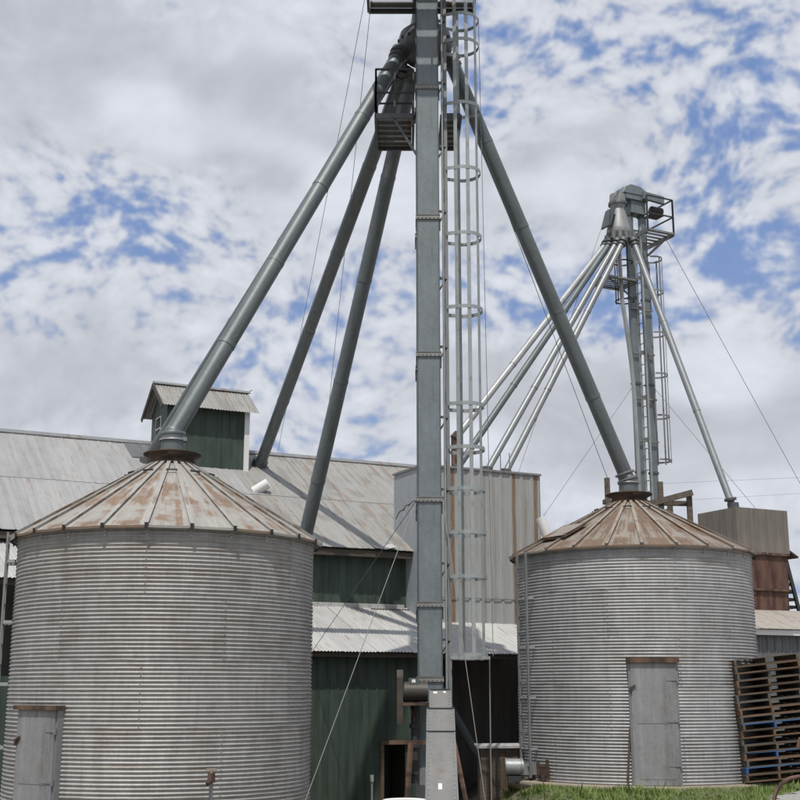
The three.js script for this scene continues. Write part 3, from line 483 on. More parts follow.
{ // lean-to
  const t = thing('lean_to_shed', 'low green lean-to with bright metal roof behind the elevator', 'shed', [O.x, 0, O.z], TURN);
  roofSheets(t, 'roof_sheet', -5.0, 6.2, 0.8, [-0.32, 2.42], [2.49, 3.53], 1, (u, q, k) => M.leanRoof[k % 3], 'wave');
  part(t, 'eave_board', box(11.1, 0.09, 0.035, 0.6, 2.355, 0.22), M.fascia);
  siding(t, 'siding_panel', -5.0, 0.87, 0.9, 0, -0.9, 2.45, M.green);
  siding(t, 'siding_panel', 0.87, 1.39, 0.52, 0, 0.56, 2.45, M.green);
  siding(t, 'siding_panel', 1.39, 1.84, 0.45, 0, -0.9, 2.45, M.green);
  part(t, 'door_frame', [box(0.07, 1.5, 0.06, 0.84, -0.2, 0.03), box(0.62, 0.07, 0.07, 1.12, 0.58, 0.035)], M.wood[0]);
  part(t, 'bay_post', [box(0.12, 3.3, 0.12, 1.8, 0.72, -0.1)], M.fascia);
  part(t, 'bay_back_wall', box(4.6, 4.4, 0.06, 4.0, 1.3, -2.35), M.brownDark);
  for (const u of [1.76, 6.1]) part(t, 'bay_side_wall', box(0.06, 3.6, 2.2, u, 0.75, -1.24), M.brownDark);
  part(t, 'door_room_wall', [box(1.2, 3.2, 0.05, 1.1, 0.6, -1.4), box(0.05, 3.2, 1.3, 0.5, 0.6, -0.72)], M.brownDark);
  part(t, 'end_wall', box(0.06, 3.6, 2.3, -4.97, 0.75, -1.3), M.green[2]);
  part(t, 'wall_flashing', box(3.2, 0.1, 0.03, 1.0, 3.56, -2.46), M.leanRoof[1]);
}
single('slanted_chute', 'dim steel chute slanting down inside the dark lean-to bay', 'chute', [rod(W(2.6, 0.6, 1.55), W(3.75, 0.4, -0.3), 0.1, 0.1, 14)], M.spout);
{ // taller lean-to at the left edge
  const t = thing('lean_to_shed', 'higher lean-to with pale roof at the left edge of the picture', 'shed', [O.x, 0, O.z], TURN);
  roofSheets(t, 'roof_sheet', -10.2, -5.9, 0.8, [-0.3, 3.67], [2.45, 4.66], 1, (u, q, k) => M.leanRoof[k % 3], 'wave');
  part(t, 'eave_board', box(4.2, 0.12, 0.035, -8.05, 3.6, 0.2), M.fascia);
  siding(t, 'siding_panel', -10.2, -6.0, 0.9, 0.05, -0.9, 1.9, M.green);
  part(t, 'open_bay_wall', box(4.2, 1.8, 0.05, -8.1, 2.8, -1.9), M.brownDark);
  part(t, 'end_wall', box(0.06, 4.6, 2.3, -6.0, 1.5, -1.3), M.green[2]);
}
{ // cupola on the barn ridge
  const t = thing('roof_cupola', 'small green gabled cupola on the barn ridge behind the left bin', 'cupola', [W(-1.18, 6.15, 7.1).x, 7.1, W(-1.18, 6.15, 7.1).z], TURN);
  const q = (u, v, y) => V3(u + 1.18, y - 7.1, -(v - 6.15)), u0 = -2.27, u1 = -0.09, vb = 7.55, vr = 6.85, yr = 9.42, ye = 8.78;
  const sd = (uu0, uu1, y0, y1) => { let k = 0; for (let u = uu0; u < uu1 - 0.02; u += 0.45, k++) { const g = quadStrip(ribProfile(Math.min(0.45, uu1 - u), 0.225, 0.018, 0.02), y0 - 7.1, y1 - 7.1, false); g.translate(u + 1.18, 0, (k % 2) * 0.002); part(t, 'siding_panel', g, M.green[k % 3]); } };
  sd(u0, u1, 6.9, 8.74);
  const gs = new THREE.Shape([[0, 0], [vb - 6.15, 0], [vb - 6.15, 1.62], [vr - 6.15, 2.26], [0, 1.62]].map((p) => new THREE.Vector2(...p)));
  for (const u of [u0, u1 - 0.06]) { const w = part(t, 'gable_wall', planarUV(new THREE.ExtrudeGeometry(gs, { depth: 0.06, bevelEnabled: false })).rotateY(Math.PI / 2).translate(u + 1.18, 0, -0.01), M.green[1]); if (u === u0) { const wn = part(w, 'window', box(0.02, 0.62, 0.46, u0 + 1.18 - 0.012, 1.12, -0.72), M.white); part(wn, 'pane', [box(0.02, 0.26, 0.38, u0 + 1.18 - 0.02, 1.27, -0.72), box(0.02, 0.26, 0.38, u0 + 1.18 - 0.02, 0.97, -0.72)], M.black); } }
  part(t, 'rear_wall', box(u1 - u0, 1.6, 0.05, -0.0, 0.85, -(vb - 6.15)), M.green[0]);
  for (const u of [u0, u1]) part(t, 'corner_board', box(0.13, 1.85, 0.05, u + 1.18 - (u === u1 ? 0.05 : -0.05), 0.72, 0.035), u === u1 ? M.white : M.green[0]);
  const slab = (v0, y0, v1, y1) => { const a = q(u0 - 0.22, v0, y0), ey = V3(0, y1 - y0, -(v1 - v0)), len = ey.length(); ey.normalize(); for (let k = 0; k < 4; k++) { const g = quadStrip(waveProfile(0.66, 0.076, 0.009), 0, len, true); const uvA = g.attributes.uv, du = rnd(), dv = rnd(); for (let i = 0; i < uvA.count; i++) uvA.setXY(i, uvA.getX(i) + du, uvA.getY(i) * 0.4 + dv); place(g, a.clone().add(V3(k * 0.65, 0.004 * (k % 2), 0)), EX, ey); part(t, 'roof_sheet', g, M.barnRoofDirty[k % 3]); } };
  slab(5.86, 8.66, vr, yr); slab(7.86, 8.66, vr, yr);
  part(t, 'ridge_cap', [box(2.64, 0.02, 0.14, 0.02, yr - 7.1 + 0.01, -(vr - 6.15) + 0.05, [0.6, 0, 0]), box(2.64, 0.02, 0.14, 0.02, yr - 7.1 + 0.01, -(vr - 6.15) - 0.05, [-0.6, 0, 0])], M.galvDull);
  part(t, 'barge_board', [-1, 1].map((s) => bar(q(u0 - 0.21, vr, yr - 0.06), q(u0 - 0.21, vr + s * 0.99, 8.6), 0.03, 0.12)), M.fascia);
  part(t, 'lightning_rod', bar(q(u1 + 0.2, vr, yr), q(u1 + 0.32, vr, yr + 0.1), 0.02), M.darkSteel);
}
{ // square tank with rust streaks
  const u0 = 2.69, u1 = 5.92, v0 = 1.6, v1 = 3.15, top = 6.83, c = W(u0, v0, 0);
  const t = thing('storage_tank', 'tall square steel tank with vertical rust streaks behind the elevator cage', 'storage tank', [c.x, 2.9, c.z], TURN);
  const h = top - 2.9, n = 11, pw = (u1 - u0) / n;
  for (let k = 0; k < n; k++) { const g = quadStrip([[0, 0], [0.02, 0.02], [pw * 0.3, 0.02], [pw * 0.36, 0], [pw, 0]], 0, h, true); g.translate(k * pw, 0, 0); part(t, 'side_panel', g, M.tank[k]); }
  for (let k = 0; k < 4; k++) part(t, 'side_panel', box(0.03, h, (v1 - v0) / 4 - 0.008, 0.0, h / 2, -(k + 0.5) * (v1 - v0) / 4), M.tankSide);
  part(t, 'rear_panel', box(u1 - u0, h, 0.03, (u1 - u0) / 2, h / 2, -(v1 - v0)), M.tankSide);
  part(t, 'side_panel', box(0.03, h, v1 - v0, u1 - u0, h / 2, -(v1 - v0) / 2), M.tankSide);
  part(t, 'lid', box(u1 - u0, 0.03, v1 - v0, (u1 - u0) / 2, h + 0.005, -(v1 - v0) / 2), M.tankSide);
  part(t, 'rim', [box(u1 - u0 + 0.06, 0.05, 0.04, (u1 - u0) / 2, h, 0.03), box(0.04, 0.05, v1 - v0 + 0.05, -0.03, h, -(v1 - v0) / 2)], M.galvDull);
  part(t, 'seam_strip', box(u1 - u0, 0.02, 0.015, (u1 - u0) / 2, 0.85, 0.03), M.galvDull);
  for (const x of [2.3, 2.56]) part(t, 'roof_rod', rod(V3(x, h, -0.3), V3(x, h + 0.55, -0.3), 0.012, 0.012, 6), M.cable);
}

// ---------------------------------------------------------------- rear elevator
{
  const t = thing('bucket_elevator', 'distant twin leg elevator with railed head platform behind the right bin', 'bucket elevator', [6.8, 0, -34], TURN);
  for (const x of [-0.235, 0.235]) for (let k = 0; k < 6; k++) {
    const y0 = k * 2.5, s = part(t, 'trunk_section', box(0.21, 2.46, 0.12, x, y0 + 1.23, 0), M.leg);
    part(s, 'flange', box(0.25, 0.06, 0.16, x, y0 + 2.48, 0), M.legDark);
  }
  lader(t, 0.0, -0.06, 0.2, 0.5, 14.6, M.galv, 0.3);
  const head = part(t, 'head', [box(0.5, 0.4, 0.34, 0, 15.22, 0), box(0.78, 0.16, 0.46, -0.08, 15.48, 0)], M.leg);
  const hs = new THREE.Shape([[-0.5, 0], [0.4, 0], [0.36, 0.1], [0.12, 0.24], [-0.22, 0.27], [-0.42, 0.17]].map((p) => new THREE.Vector2(...p)));
  part(head, 'hood', planarUV(new THREE.ExtrudeGeometry(hs, { depth: 0.46, bevelEnabled: true, bevelSize: 0.02, bevelThickness: 0.02, bevelSegments: 1 })).translate(-0.06, 15.56, -0.23), M.leg);
  part(head, 'drive_motor', [rod(V3(0.5, 15.22, 0.1), V3(0.86, 15.22, 0.1), 0.13, 0.13, 18), box(0.4, 0.05, 0.34, 0.62, 15.06, 0.1)], M.darkSteel);
  part(head, 'belt_guard', box(0.72, 0.22, 0.1, 0.44, 15.52, 0.3, [0, 0, -0.06]), M.leg);
  const dis = part(t, 'distributor', lathe([[0.22, 15.44], [0.24, 15.12], [0.17, 15.04], [0.2, 14.97], [0.34, 14.4], [0.36, 14.25], [0.3, 14.18], [0, 14.16]], 24).translate(-0.74, 0, 0.18), M.distributor);
  part(dis, 'neck_band', lathe([[0.27, 15.12], [0.27, 15.2], [0.24, 15.2]], 24).translate(-0.74, 0, 0.18), M.legDark);
  part(dis, 'access_flap', bar(V3(-1.02, 14.95, 0.2), V3(-1.2, 14.38, 0.2), 0.05, 0.42), M.legDark);
  for (let k = 0; k < 7; k++) { const a = (k - 4) * 0.55; part(dis, 'outlet', rod(V3(-0.74 + Math.sin(a) * 0.3, 14.2, 0.18 + Math.cos(a) * 0.3), V3(-0.74 + Math.sin(a) * 0.36, 13.98, 0.18 + Math.cos(a) * 0.36), 0.105, 0.1, 12), M.legDark); }
  const deckN = (name, x0, x1, z0, z1, y, rail, sides) => {
    const p = part(t, name, [bar(V3(x0, y, z0), V3(x1, y, z0), 0.05, 0.12), bar(V3(x0, y, z1), V3(x1, y, z1), 0.05, 0.12), bar(V3(x0, y, z0), V3(x0, y, z1), 0.05, 0.12), bar(V3(x1, y, z0), V3(x1, y, z1), 0.05, 0.12)], M.galvDull);
    for (let k = 0; k < 6; k++) part(p, 'deck_plank', box(x1 - x0 - 0.05, 0.02, Math.abs(z1 - z0) / 6 * 0.42, (x0 + x1) / 2, y + 0.05, lerp(z0, z1, (k + 0.5) / 6)), M.galvDull);
    const rl = []; for (const [a, b, c, e] of sides) { for (let k = 0; k <= 1; k++) rl.push(bar(V3(lerp(a, c, k), y, lerp(b, e, k)), V3(lerp(a, c, k), y + rail, lerp(b, e, k)), 0.04)); for (const h of [0.5, 1]) rl.push(bar(V3(a, y + rail * h, b), V3(c, y + rail * h, e), 0.035)); }
    if (rl.length) part(p, 'railing', rl, M.darkSteel); return p;
  };
  deckN('head_platform', 0.0, 0.92, 0.55, -0.8, 14.4, 1.05, [[0.0, 0.55, 0.92, 0.55], [0.92, 0.55, 0.92, -0.8], [0.0, -0.8, 0.92, -0.8]]);
  deckN('service_platform', -1.35, -0.34, 0.4, -0.45, 12.85, 0.9, []);
  part(t, 'platform_brace', bar(V3(-1.25, 12.85, 0.3), V3(-0.3, 12.45, 0.1), 0.04), M.galvDull);
  part(t, 'platform_brace', bar(V3(0.85, 14.4, 0.45), V3(0.3, 13.8, 0.1), 0.05), M.galvDull);
  for (const y of [13.75, 12.75, 11.5, 10.3, 9.1, 7.85]) part(t, 'cage_hoop', hoopGeo(0.52, 0, 0.29, y, 0.3, 0.05, 0.012), M.galvDull);
  for (const a of [80, 30, -25, -70]) part(t, 'cage_strap', box(0.045, 6.0, 0.012, 0.52 + Math.cos(a * deg) * 0.28, 10.78, Math.sin(a * deg) * 0.28, [0, (90 - a) * deg, 0]), M.galvDull);
  for (const y of [13.1, 12.2, 10.9, 9.6, 8.4]) part(t, 'leg_tie', [box(0.2, 0.05, 0.05, 0, y, 0.12), box(0.72, 0.05, 0.03, 0, y - 0.06, 0.13)], M.galvDull);
  for (const y of [13.5, 12.35]) part(t, 'cage_hoop', Array.from({ length: 14 }, (_, k) => { const a = k / 14 * 6.283, b = (k + 1) / 14 * 6.283; return bar(V3(-0.5 + Math.cos(a) * 0.26, y, Math.sin(a) * 0.26), V3(-0.5 + Math.cos(b) * 0.26, y, Math.sin(b) * 0.26), 0.03, 0.03); }), M.darkSteel);
  for (const a of [100, 170, 240]) part(t, 'cage_strap', rod(V3(-0.5 + Math.cos(a * deg) * 0.26, 12.3, Math.sin(a * deg) * 0.26), V3(-0.5 + Math.cos(a * deg) * 0.26, 14.2, Math.sin(a * deg) * 0.26), 0.016, 0.016, 6), M.darkSteel);
  part(t, 'drop_pipe', [tube([V3(-0.78, 14.0, 0.2), V3(-0.74, 12.3, 0.2), V3(-0.66, 11.7, 0.2), V3(-0.5, 10.2, 0.2), V3(-0.44, 8.6, 0.2), V3(-0.42, 0, 0.2)], 0.06, 60, 10)], M.spoutPale);
  part(t, 'control_cable', [tube([V3(-0.85, 15.5, 0.4), V3(-1.15, 14.9, 0.4), V3(-1.2, 14.2, 0.4), V3(-0.9, 13.5, 0.4)], 0.012, 30, 6)], M.darkSteel);
}
const gB = 'thin spouts from the distant elevator';
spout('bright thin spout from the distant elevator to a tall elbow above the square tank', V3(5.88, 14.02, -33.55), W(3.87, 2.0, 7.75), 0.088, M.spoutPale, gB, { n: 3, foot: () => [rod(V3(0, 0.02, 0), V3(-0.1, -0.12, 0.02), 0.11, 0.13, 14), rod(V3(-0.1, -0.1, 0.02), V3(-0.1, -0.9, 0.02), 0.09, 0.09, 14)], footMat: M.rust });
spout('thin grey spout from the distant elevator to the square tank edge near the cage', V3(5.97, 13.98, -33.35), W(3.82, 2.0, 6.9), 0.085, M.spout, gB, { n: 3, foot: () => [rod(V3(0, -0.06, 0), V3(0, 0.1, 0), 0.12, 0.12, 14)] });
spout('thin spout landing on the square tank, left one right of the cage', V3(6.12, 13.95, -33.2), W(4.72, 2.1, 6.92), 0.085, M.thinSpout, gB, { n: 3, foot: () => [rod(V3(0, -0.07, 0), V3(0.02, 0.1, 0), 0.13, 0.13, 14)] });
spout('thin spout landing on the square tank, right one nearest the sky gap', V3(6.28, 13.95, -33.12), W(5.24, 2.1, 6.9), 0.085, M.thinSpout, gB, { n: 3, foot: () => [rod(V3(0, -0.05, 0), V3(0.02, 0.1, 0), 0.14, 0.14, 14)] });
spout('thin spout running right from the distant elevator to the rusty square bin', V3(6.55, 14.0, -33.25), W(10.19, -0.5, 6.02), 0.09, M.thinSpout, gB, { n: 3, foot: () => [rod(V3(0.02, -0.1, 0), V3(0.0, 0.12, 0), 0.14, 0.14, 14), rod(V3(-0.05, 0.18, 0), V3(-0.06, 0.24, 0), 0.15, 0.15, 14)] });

// ---------------------------------------------------------------- rusty square bin, shed, stairs at the right edge
{
  const c = W(9.84, -1, 0), t = thing('square_bin', 'rusty square bin of stacked steel panels behind the right bin', 'square bin', [c.x, 0, c.z], TURN);
  const w = 1.52, d = 1.36;
  const seg = (y0, y1, m, out) => { for (let k = 0; k < 3; k++) { const a = (w + 2 * out) / 3; part(t, 'front_panel', quadStrip(ribProfile(a, 0.24, 0.007, 0.03), y0, y1, false).translate(k * a - out, 0, out + (k % 2) * 0.004), m); } for (let k = 0; k < 3; k++) { const a = (d + out) / 3, g = quadStrip(ribProfile(a, 0.24, 0.007, 0.03), y0, y1, false).rotateY(-Math.PI / 2).translate(-out - (k % 2) * 0.004, 0, -d + k * a); part(t, 'side_panel', g, m); } };
  seg(4.85, 5.95, M.boxTop, 0.05); seg(3.99, 4.87, M.boxRed, 0); seg(2.6, 4.01, M.boxRed, -0.02);
  part(t, 'core', box(w - 0.08, 5.9, d - 0.08, w / 2, 2.97, -d / 2), M.boxRed);
  part(t, 'seam_angle', [box(w + 0.08, 0.06, 0.06, w / 2, 4.86, 0.03), box(w + 0.04, 0.05, 0.05, w / 2, 4.0, 0.02)], M.rust);
  part(t, 'lid', box(w + 0.02, 0.03, d, w / 2, 5.93, -d / 2), M.boxTop);
  part(t, 'rain_hood', box(0.5, 0.04, 0.5, w + 0.2, 4.95, -0.3, [0, 0, -0.5]), M.rust);
}
{
  const c = W(8.2, -2.45, 0), t = thing('tool_shed', 'low grey metal sided shed behind the pallet stack', 'shed', [c.x, 0, c.z], TURN);
  for (let k = 0; k < 6; k++) part(t, 'siding_panel', quadStrip(ribProfile(0.91, 0.225, 0.02, 0.025), 0, 2.95, false).translate(k * 0.9, 0, (k % 2) * 0.003), M.siding);
  roofSheets(t, 'roof_sheet', -0.2, 5.6, 0.9, [-0.2, 2.98], [1.5, 3.52], 1, () => M.shedRoof, 'wave');
  part(t, 'eave_board', box(5.6, 0.12, 0.04, 2.7, 2.9, 0.14), M.white);
  part(t, 'end_wall', box(0.05, 3.1, 1.5, 0.03, 1.5, -0.78), M.siding);
}
{
  const c = W(12.42, 0.2, 0), t = thing('outdoor_stair', 'dark open tread stair against the sky at the right edge', 'stair', [c.x, 0, c.z], TURN);
  const a = V3(0, 5.05, 0), b = V3(1.25, 0.1, 0);
  for (const z of [0, -0.8]) part(t, 'stringer', bar(V3(a.x, a.y, z), V3(b.x, b.y, z), 0.1, 0.05), M.darkSteel);
  for (let k = 0; k < 26; k++) { const f = k / 26; part(t, 'tread', box(0.5, 0.075, 0.75, lerp(a.x, b.x, f) - 0.22, lerp(a.y, b.y, f), -0.4), M.black); }
  part(t, 'post', [box(0.08, 5.1, 0.08, -0.12, 2.55, 0), box(0.08, 5.1, 0.08, -0.12, 2.55, -0.8)], M.darkSteel);
}
{ // timber frame showing over the right bin roof
  const t = thing('timber_frame', 'weathered timber posts and beam showing above the right bin roof', 'timber frame', [5.6, 0, -28]);
  for (const [x, y] of [[-0.91, 6.33], [0.29, 6.24], [0.62, 5.95], [0.93, 5.98]]) part(t, 'post', box(0.11, y, 0.11, x, y / 2, x > 0.5 && x < 0.8 ? -0.6 : 0), M.timber);
  part(t, 'beam', bar(V3(0.0, 5.72, 0.12), V3(0.98, 5.98, 0.12), 0.13, 0.1), M.timber);
  part(t, 'beam', bar(V3(-1.0, 5.8, -0.12), V3(1.0, 5.76, -0.12), 0.1, 0.14), M.timber);
}

// ---------------------------------------------------------------- pallets
{
  const geo = { top: [], str: [] };
  for (let k = 0; k < 2; k++) geo.top.push(planarUV(new THREE.BoxGeometry(1.22, 0.018, 0.09)));
  geo.lead = planarUV(new THREE.BoxGeometry(1.22, 0.018, 0.13)); geo.str = planarUV(new THREE.BoxGeometry(0.04, 0.088, 1.02));
  const base = V3(6.02, 0.06, -22.72), tilt = 5.6 * deg, ord = ['bottom', 'second', 'third', 'fourth', 'fifth', 'sixth', 'seventh', 'eighth', 'ninth', 'tenth', 'eleventh', 'twelfth', 'thirteenth', 'fourteenth', 'fifteenth', 'sixteenth', 'top'];
  let up = 0;
  for (let k = 0; k < 17; k++) {
    const blue = k === 3 || k === 7 || k === 1, m = blue ? M.blueWood : M.wood[(k * 7 + (k >> 2)) % 3], m2 = M.wood[(k * 5 + 1) % 3];
    const t = thing('wooden_pallet', `${blue ? 'blue painted' : 'weathered brown'} wooden pallet, ${k === 0 ? 'bottom one' : k === 16 ? 'top one' : ord[k] + ' from the bottom'} of the leaning stack`, 'pallet', [0, 0, 0], 0, 'pallets stacked beside the right bin');
    const ro = rr(-0.03, 0.03), sh = rr(-0.025, 0.025);
    t.position.set(base.x + 0.56 - Math.sin(tilt) * up * 0.55 + sh, base.y + Math.cos(tilt) * up + 0.061, base.z - 0.5 + rr(-0.03, 0.03)); t.rotation.set(0, 0.1 + ro, tilt * (0.75 + 0.35 * k / 16), 'ZYX');
    const add = (name, g, x, y, z, mm) => { const o = part(t, name, g, mm); o.position.set(x, y, z); };
    for (const x of [-0.58, 0, 0.58]) add('stringer', geo.str, x, 0.062, 0, rnd() < 0.5 ? m : m2);
    for (let q = 0; q < 7; q++) add('deck_board', q % 6 ? geo.top[0] : geo.lead, rr(-0.008, 0.008), 0.115, -0.445 + q * 0.1483, blue && rnd() < 0.75 ? m : M.wood[Math.floor(rnd() * 3)]);
    for (let q = 0; q < 4; q++) add('base_board', geo.top[0], rr(-0.008, 0.008), 0.009, -0.46 + q * 0.307, m2);
    up += 0.1245;
  }
}

// ---------------------------------------------------------------- small things in the yard
{
  const t = thing('pump_house', 'small board box with a pale lid beside the right bin', 'pump house', [1.86, groundY(1.86, -24.4), -24.6]);
  for (let k = 0; k < 6; k++) part(t, 'plank', box(0.112, 1.2, 0.03, -0.3 + k * 0.118, 0.6, 0.32 + (k % 2) * 0.004), M.wood[2 - (k % 2) * 2]);
  for (const x of [-0.36, 0.36]) for (let k = 0; k < 5; k++) part(t, 'plank', box(0.03, 1.2, 0.118, x, 0.6, -0.25 + k * 0.125), M.wood[k % 3]);
  part(t, 'rear_board', box(0.7, 1.2, 0.03, 0, 0.6, -0.32), M.wood[0]);
  part(t, 'lid', box(0.86, 0.05, 0.8, 0, 1.235, 0.02, [0.03, 0, 0.01]), M.leanRoof[1]);
  t.scale.set(1, (0.64 - t.position.y) / 1.26, 1);
}
{
  const t = thing('aeration_fan', 'round galvanised fan on a stub duct at the left foot of the right bin', 'fan', [2.08, 0.03, -23.72]);
  part(t, 'housing', rod(V3(-0.16, 0.25, 0.0), V3(0.16, 0.25, -0.02), 0.15, 0.15, 24), M.galv);
  part(t, 'housing_band', [rod(V3(-0.165, 0.25, 0), V3(-0.14, 0.25, 0), 0.165, 0.165, 24), rod(V3(0.12, 0.25, 0), V3(0.145, 0.25, 0), 0.165, 0.165, 24)], M.galvDull);
  part(t, 'duct', box(0.3, 0.2, 0.22, 0.26, 0.22, -0.02), M.galvDull); part(t, 'stand', [box(0.24, 0.1, 0.2, 0, 0.05, 0)], M.darkSteel);
}
{
  const b = [-2.36, groundY(-2.36, -16.3), -16.3], t = thing('yard_hydrant', 'rusty yard hydrant in front of the left bin', 'hydrant', b), h = 0.62 - b[1];
  part(t, 'riser', rod(V3(0, 0, 0), V3(0, h, 0), 0.025, 0.025, 12), M.galvDull);
  part(t, 'spout_head', [rod(V3(0, h - 0.1, 0), V3(0, h + 0.02, 0), 0.05, 0.045, 14), rod(V3(0, h - 0.06, 0), V3(-0.03, h - 0.11, 0.12), 0.025, 0.025, 10)], M.rust);
  part(t, 'handle', [box(0.13, 0.025, 0.035, 0, h + 0.06, 0.0), box(0.03, 0.05, 0.03, 0, h + 0.035, 0)], M.concrete);
}
{
  const b = [-0.43, groundY(-0.43, -20), -20], t = thing('marker_post', 'thin capped pipe post by the green wall left of the doorway', 'post', b), h = 0.38 - b[1];
  part(t, 'pipe', rod(V3(0, 0, 0), V3(0, h, 0), 0.016, 0.016, 10), M.galvDull); part(t, 'cap', rod(V3(0, h - 0.1, 0), V3(0, h, 0), 0.03, 0.03, 12), M.galv);
}
{
  const b = [0.06, groundY(0.06, -16), -16.4], t = thing('plastic_tub', 'white tub with rolled rim beside the conveyor, bottom of the picture', 'tub', b), h = 0.31 - b[1];
  part(t, 'body', lathe([[0, 0.0], [0.2, 0], [0.26, h - 0.04], [0.25, h - 0.04], [0.19, 0.03], [0, 0.03]], 32), M.white);
  part(t, 'rim', new THREE.TorusGeometry(0.265, 0.022, 8, 40).rotateX(Math.PI / 2).translate(0, h - 0.02, 0), M.white);
}
{
  const t = thing('farm_implement', 'rusty implement with bent pipe hoop and steel blade at the bottom right corner', 'farm implement', [4.75, 0, -14.4]);
  part(t, 'hoop', tube([V3(-0.66, 0, 0), V3(-0.65, 0.35, 0), V3(-0.6, 0.56, 0), V3(-0.48, 0.68, 0), V3(-0.3, 0.72, 0), V3(0.1, 0.72, 0), V3(0.5, 0.66, 0)], 0.022, 60, 10), M.rust);
  part(t, 'blade', box(0.4, 0.12, 0.03, -0.12, 1.04, -0.1, [0.3, 0.2, -0.25]), M.wood[1]);
  part(t, 'upright', bar(V3(0.12, 0, -0.1), V3(0.05, 1.05, -0.12), 0.05), M.rust);
  part(t, 'upright', bar(V3(0.5, 0, 0), V3(0.5, 0.7, 0), 0.05), M.rust);
}
// ---------------------------------------------------------------- guy wires and overhead lines
function wire(label, pts, r, m = M.cable, cat = 'guy wire', name = 'guy_wire', group = 'guy wires of the elevators') {
  const p = pts.map((q) => V3(...q)), g = p.length === 2 ? rod(p[0], p[1], r, r, 5) : tube(p, r, 40, 5);
  return single(name, label, cat, g, m, group);
}
wire('thin wire from the top platform down to the barn ridge, left one', [[-0.6, 14.68, -21.2], W(1.39, 7.84, 8.1).toArray()], 0.006);
wire('thin wire from the top platform down to the barn roof, right one', [[-0.52, 14.68, -21.4], W(2.22, 6.65, 7.42).toArray()], 0.006);
wire('pale guy wire from the elevator down left to the yard past the green wall', [[0.27, 4.75, -21.0], [-0.05, 4.45, -20.6], [-1.62, -0.7, -17.9]].map((q, k) => q).filter((q, k) => k !== 1), 0.0065, M.rope);
wire('thin wire from the elevator over the lean-to roof', [[0.27, 4.78, -21.1], W(-0.85, -0.3, 2.44).toArray()], 0.006);
wire('pale guy wire from the elevator down right past the dark bay', [[0.72, 4.8, -21.0], [1.36, groundY(1.3, -19.3), -19.3]], 0.0065, M.rope);
wire('pale upright conduit hanging below the ladder cage', [[1.5, 2.2, -21.4], [1.5, -0.25, -21.4], [1.52, -0.7, -21.4]], 0.012, M.rope, 'conduit', 'conduit_pipe');
wire('thin wire beside the ladder cage', [[1.48, 14, -21.35], [1.56, 2.2, -21.35]], 0.006);
wire('long thin wire from the tall elevator to a timber post behind the right bin', [[1.3, 12.2, -21.6], [4.69, 6.3, -27.9]], 0.007);
wire('thin wire from the distant elevator sloping down to the right edge', [[7.6, 14.4, -34], [13.3, 7.4, -40]], 0.008);
wire('thin wire from the distant elevator head down to the square tank', [[6.1, 15.45, -34], W(5.5, 1.9, 6.9).toArray()], 0.008);
wire('thin wire from the distant elevator leg down to the left behind the right bin', [[6.5, 9.9, -34], [3.45, 5.7, -31]], 0.007);
wire('thin wire from the distant elevator leg down to the rusty square bin', [[7.1, 9.9, -34], [9.4, 6.2, -32.6]], 0.007);
for (const [a, b, n] of [[12.9, 12.2, 'upper'], [11.9, 11.4, 'lower']]) wire(`faint overhead power line at the right edge, ${n} of two`, [[12, a - 0.6, -66], [30, b + 1.5, -70]], 0.007, M.cable, 'power line', 'power_line', 'overhead lines');
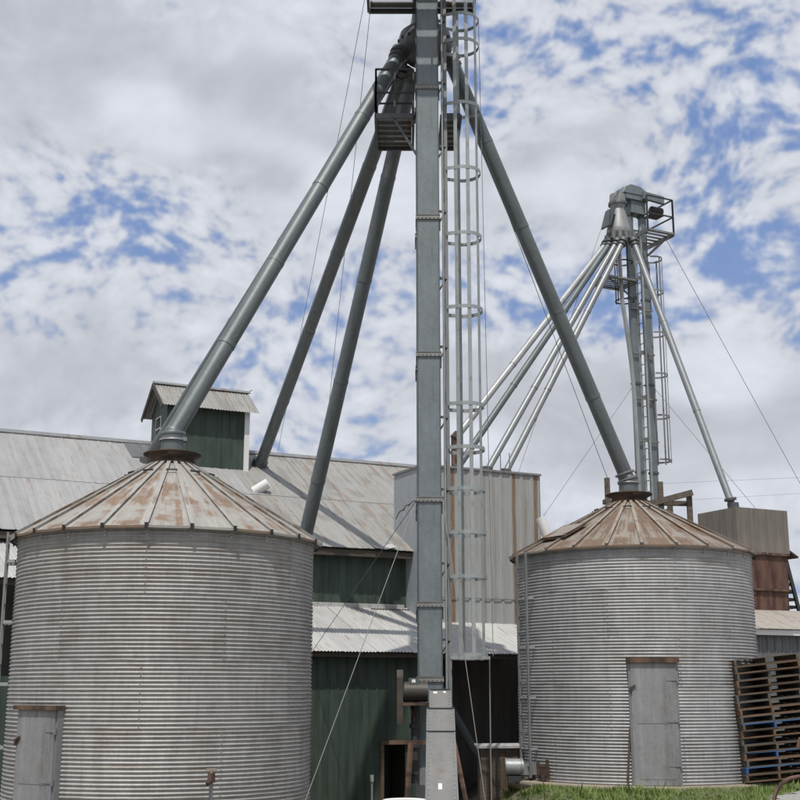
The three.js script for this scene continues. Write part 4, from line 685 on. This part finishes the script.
{
  const t = thing('cable_clamp', 'short dark cable loop where the guy wire meets the elevator', 'cable', [0.27, 4.75, -20.98]);
  part(t, 'loop', tube([V3(0.02, 0.02, 0), V3(-0.06, 0.0, 0.02), V3(-0.12, -0.06, 0.03), V3(-0.17, -0.07, 0.03), V3(-0.21, -0.14, 0.04), V3(-0.27, -0.17, 0.05), V3(-0.34, -0.3, 0.06)], 0.009, 50, 6), M.darkSteel);
  for (const [x, y] of [[-0.12, -0.06], [-0.21, -0.14]]) part(t, 'clamp', box(0.035, 0.03, 0.03, x, y, 0.035, [0, 0, 0.7]), M.darkSteel);
}

// ---------------------------------------------------------------- grass
{
  const pos = [];
  for (let b = 0; b < 7; b++) { const a = rr(0, 6.28), l = rr(0.025, 0.075), ox = rr(-0.04, 0.04), oz = rr(-0.04, 0.04), w = 0.005, dx = Math.cos(a), dz = Math.sin(a), bend = rr(0.01, 0.06); pos.push(ox - dz * w, 0, oz + dx * w, ox + dz * w, 0, oz - dx * w, ox + dx * bend, l, oz + dz * bend); }
  const g = new THREE.BufferGeometry(); g.setAttribute('position', new THREE.Float32BufferAttribute(pos, 3)); g.computeVertexNormals();
  const spots = [];
  const tryAt = (x, z, keep) => { if (Math.hypot(x - RB.x, z - RB.z) < RB.R + 0.2) return; if (onGravel(x, z)) return; if (rnd() < keep) spots.push([x, z]); };
  for (let k = 0; k < 26000; k++) tryAt(rr(1.6, 8.5), rr(-25, -15.5), 1);
  for (let k = 0; k < 500; k++) tryAt(rr(-7, 1.6), rr(-22, -15), 1);
  const m = flat(0.125, 0.19, 0.048, { roughness: 0.85 }), im = new THREE.InstancedMesh(g, m, spots.length), mx = new THREE.Matrix4(), col = new THREE.Color();
  spots.forEach(([x, z], i) => { const s = rr(0.6, 1.3) * (0.75 + 0.9 * sstep(0.5, 0.8, fb(x / 7 + 3, z / 7 + 9, 9, 9, 3301, 3))) * (rnd() < 0.015 ? 2.2 : 1); mx.compose(V3(x, groundY(x, z) - 0.005, z), new THREE.Quaternion().setFromAxisAngle(UP, rr(0, 6.28)), V3(s, s, s)); im.setMatrixAt(i, mx); const d = rnd(); if (rnd() < 0.09) col.setRGB(1.9, 1.35, 1.7); else col.setRGB(0.7 + d * 0.7, 0.8 + d * 0.4, 0.7 + d * 0.5); im.setColorAt(i, col); });
  im.name = 'grass'; im.castShadow = im.receiveShadow = true; im.userData = { kind: 'stuff', label: 'short green grass at the foot of the right bin', category: 'grass' };
  scene.add(im);
}
renderer.render(scene, camera);
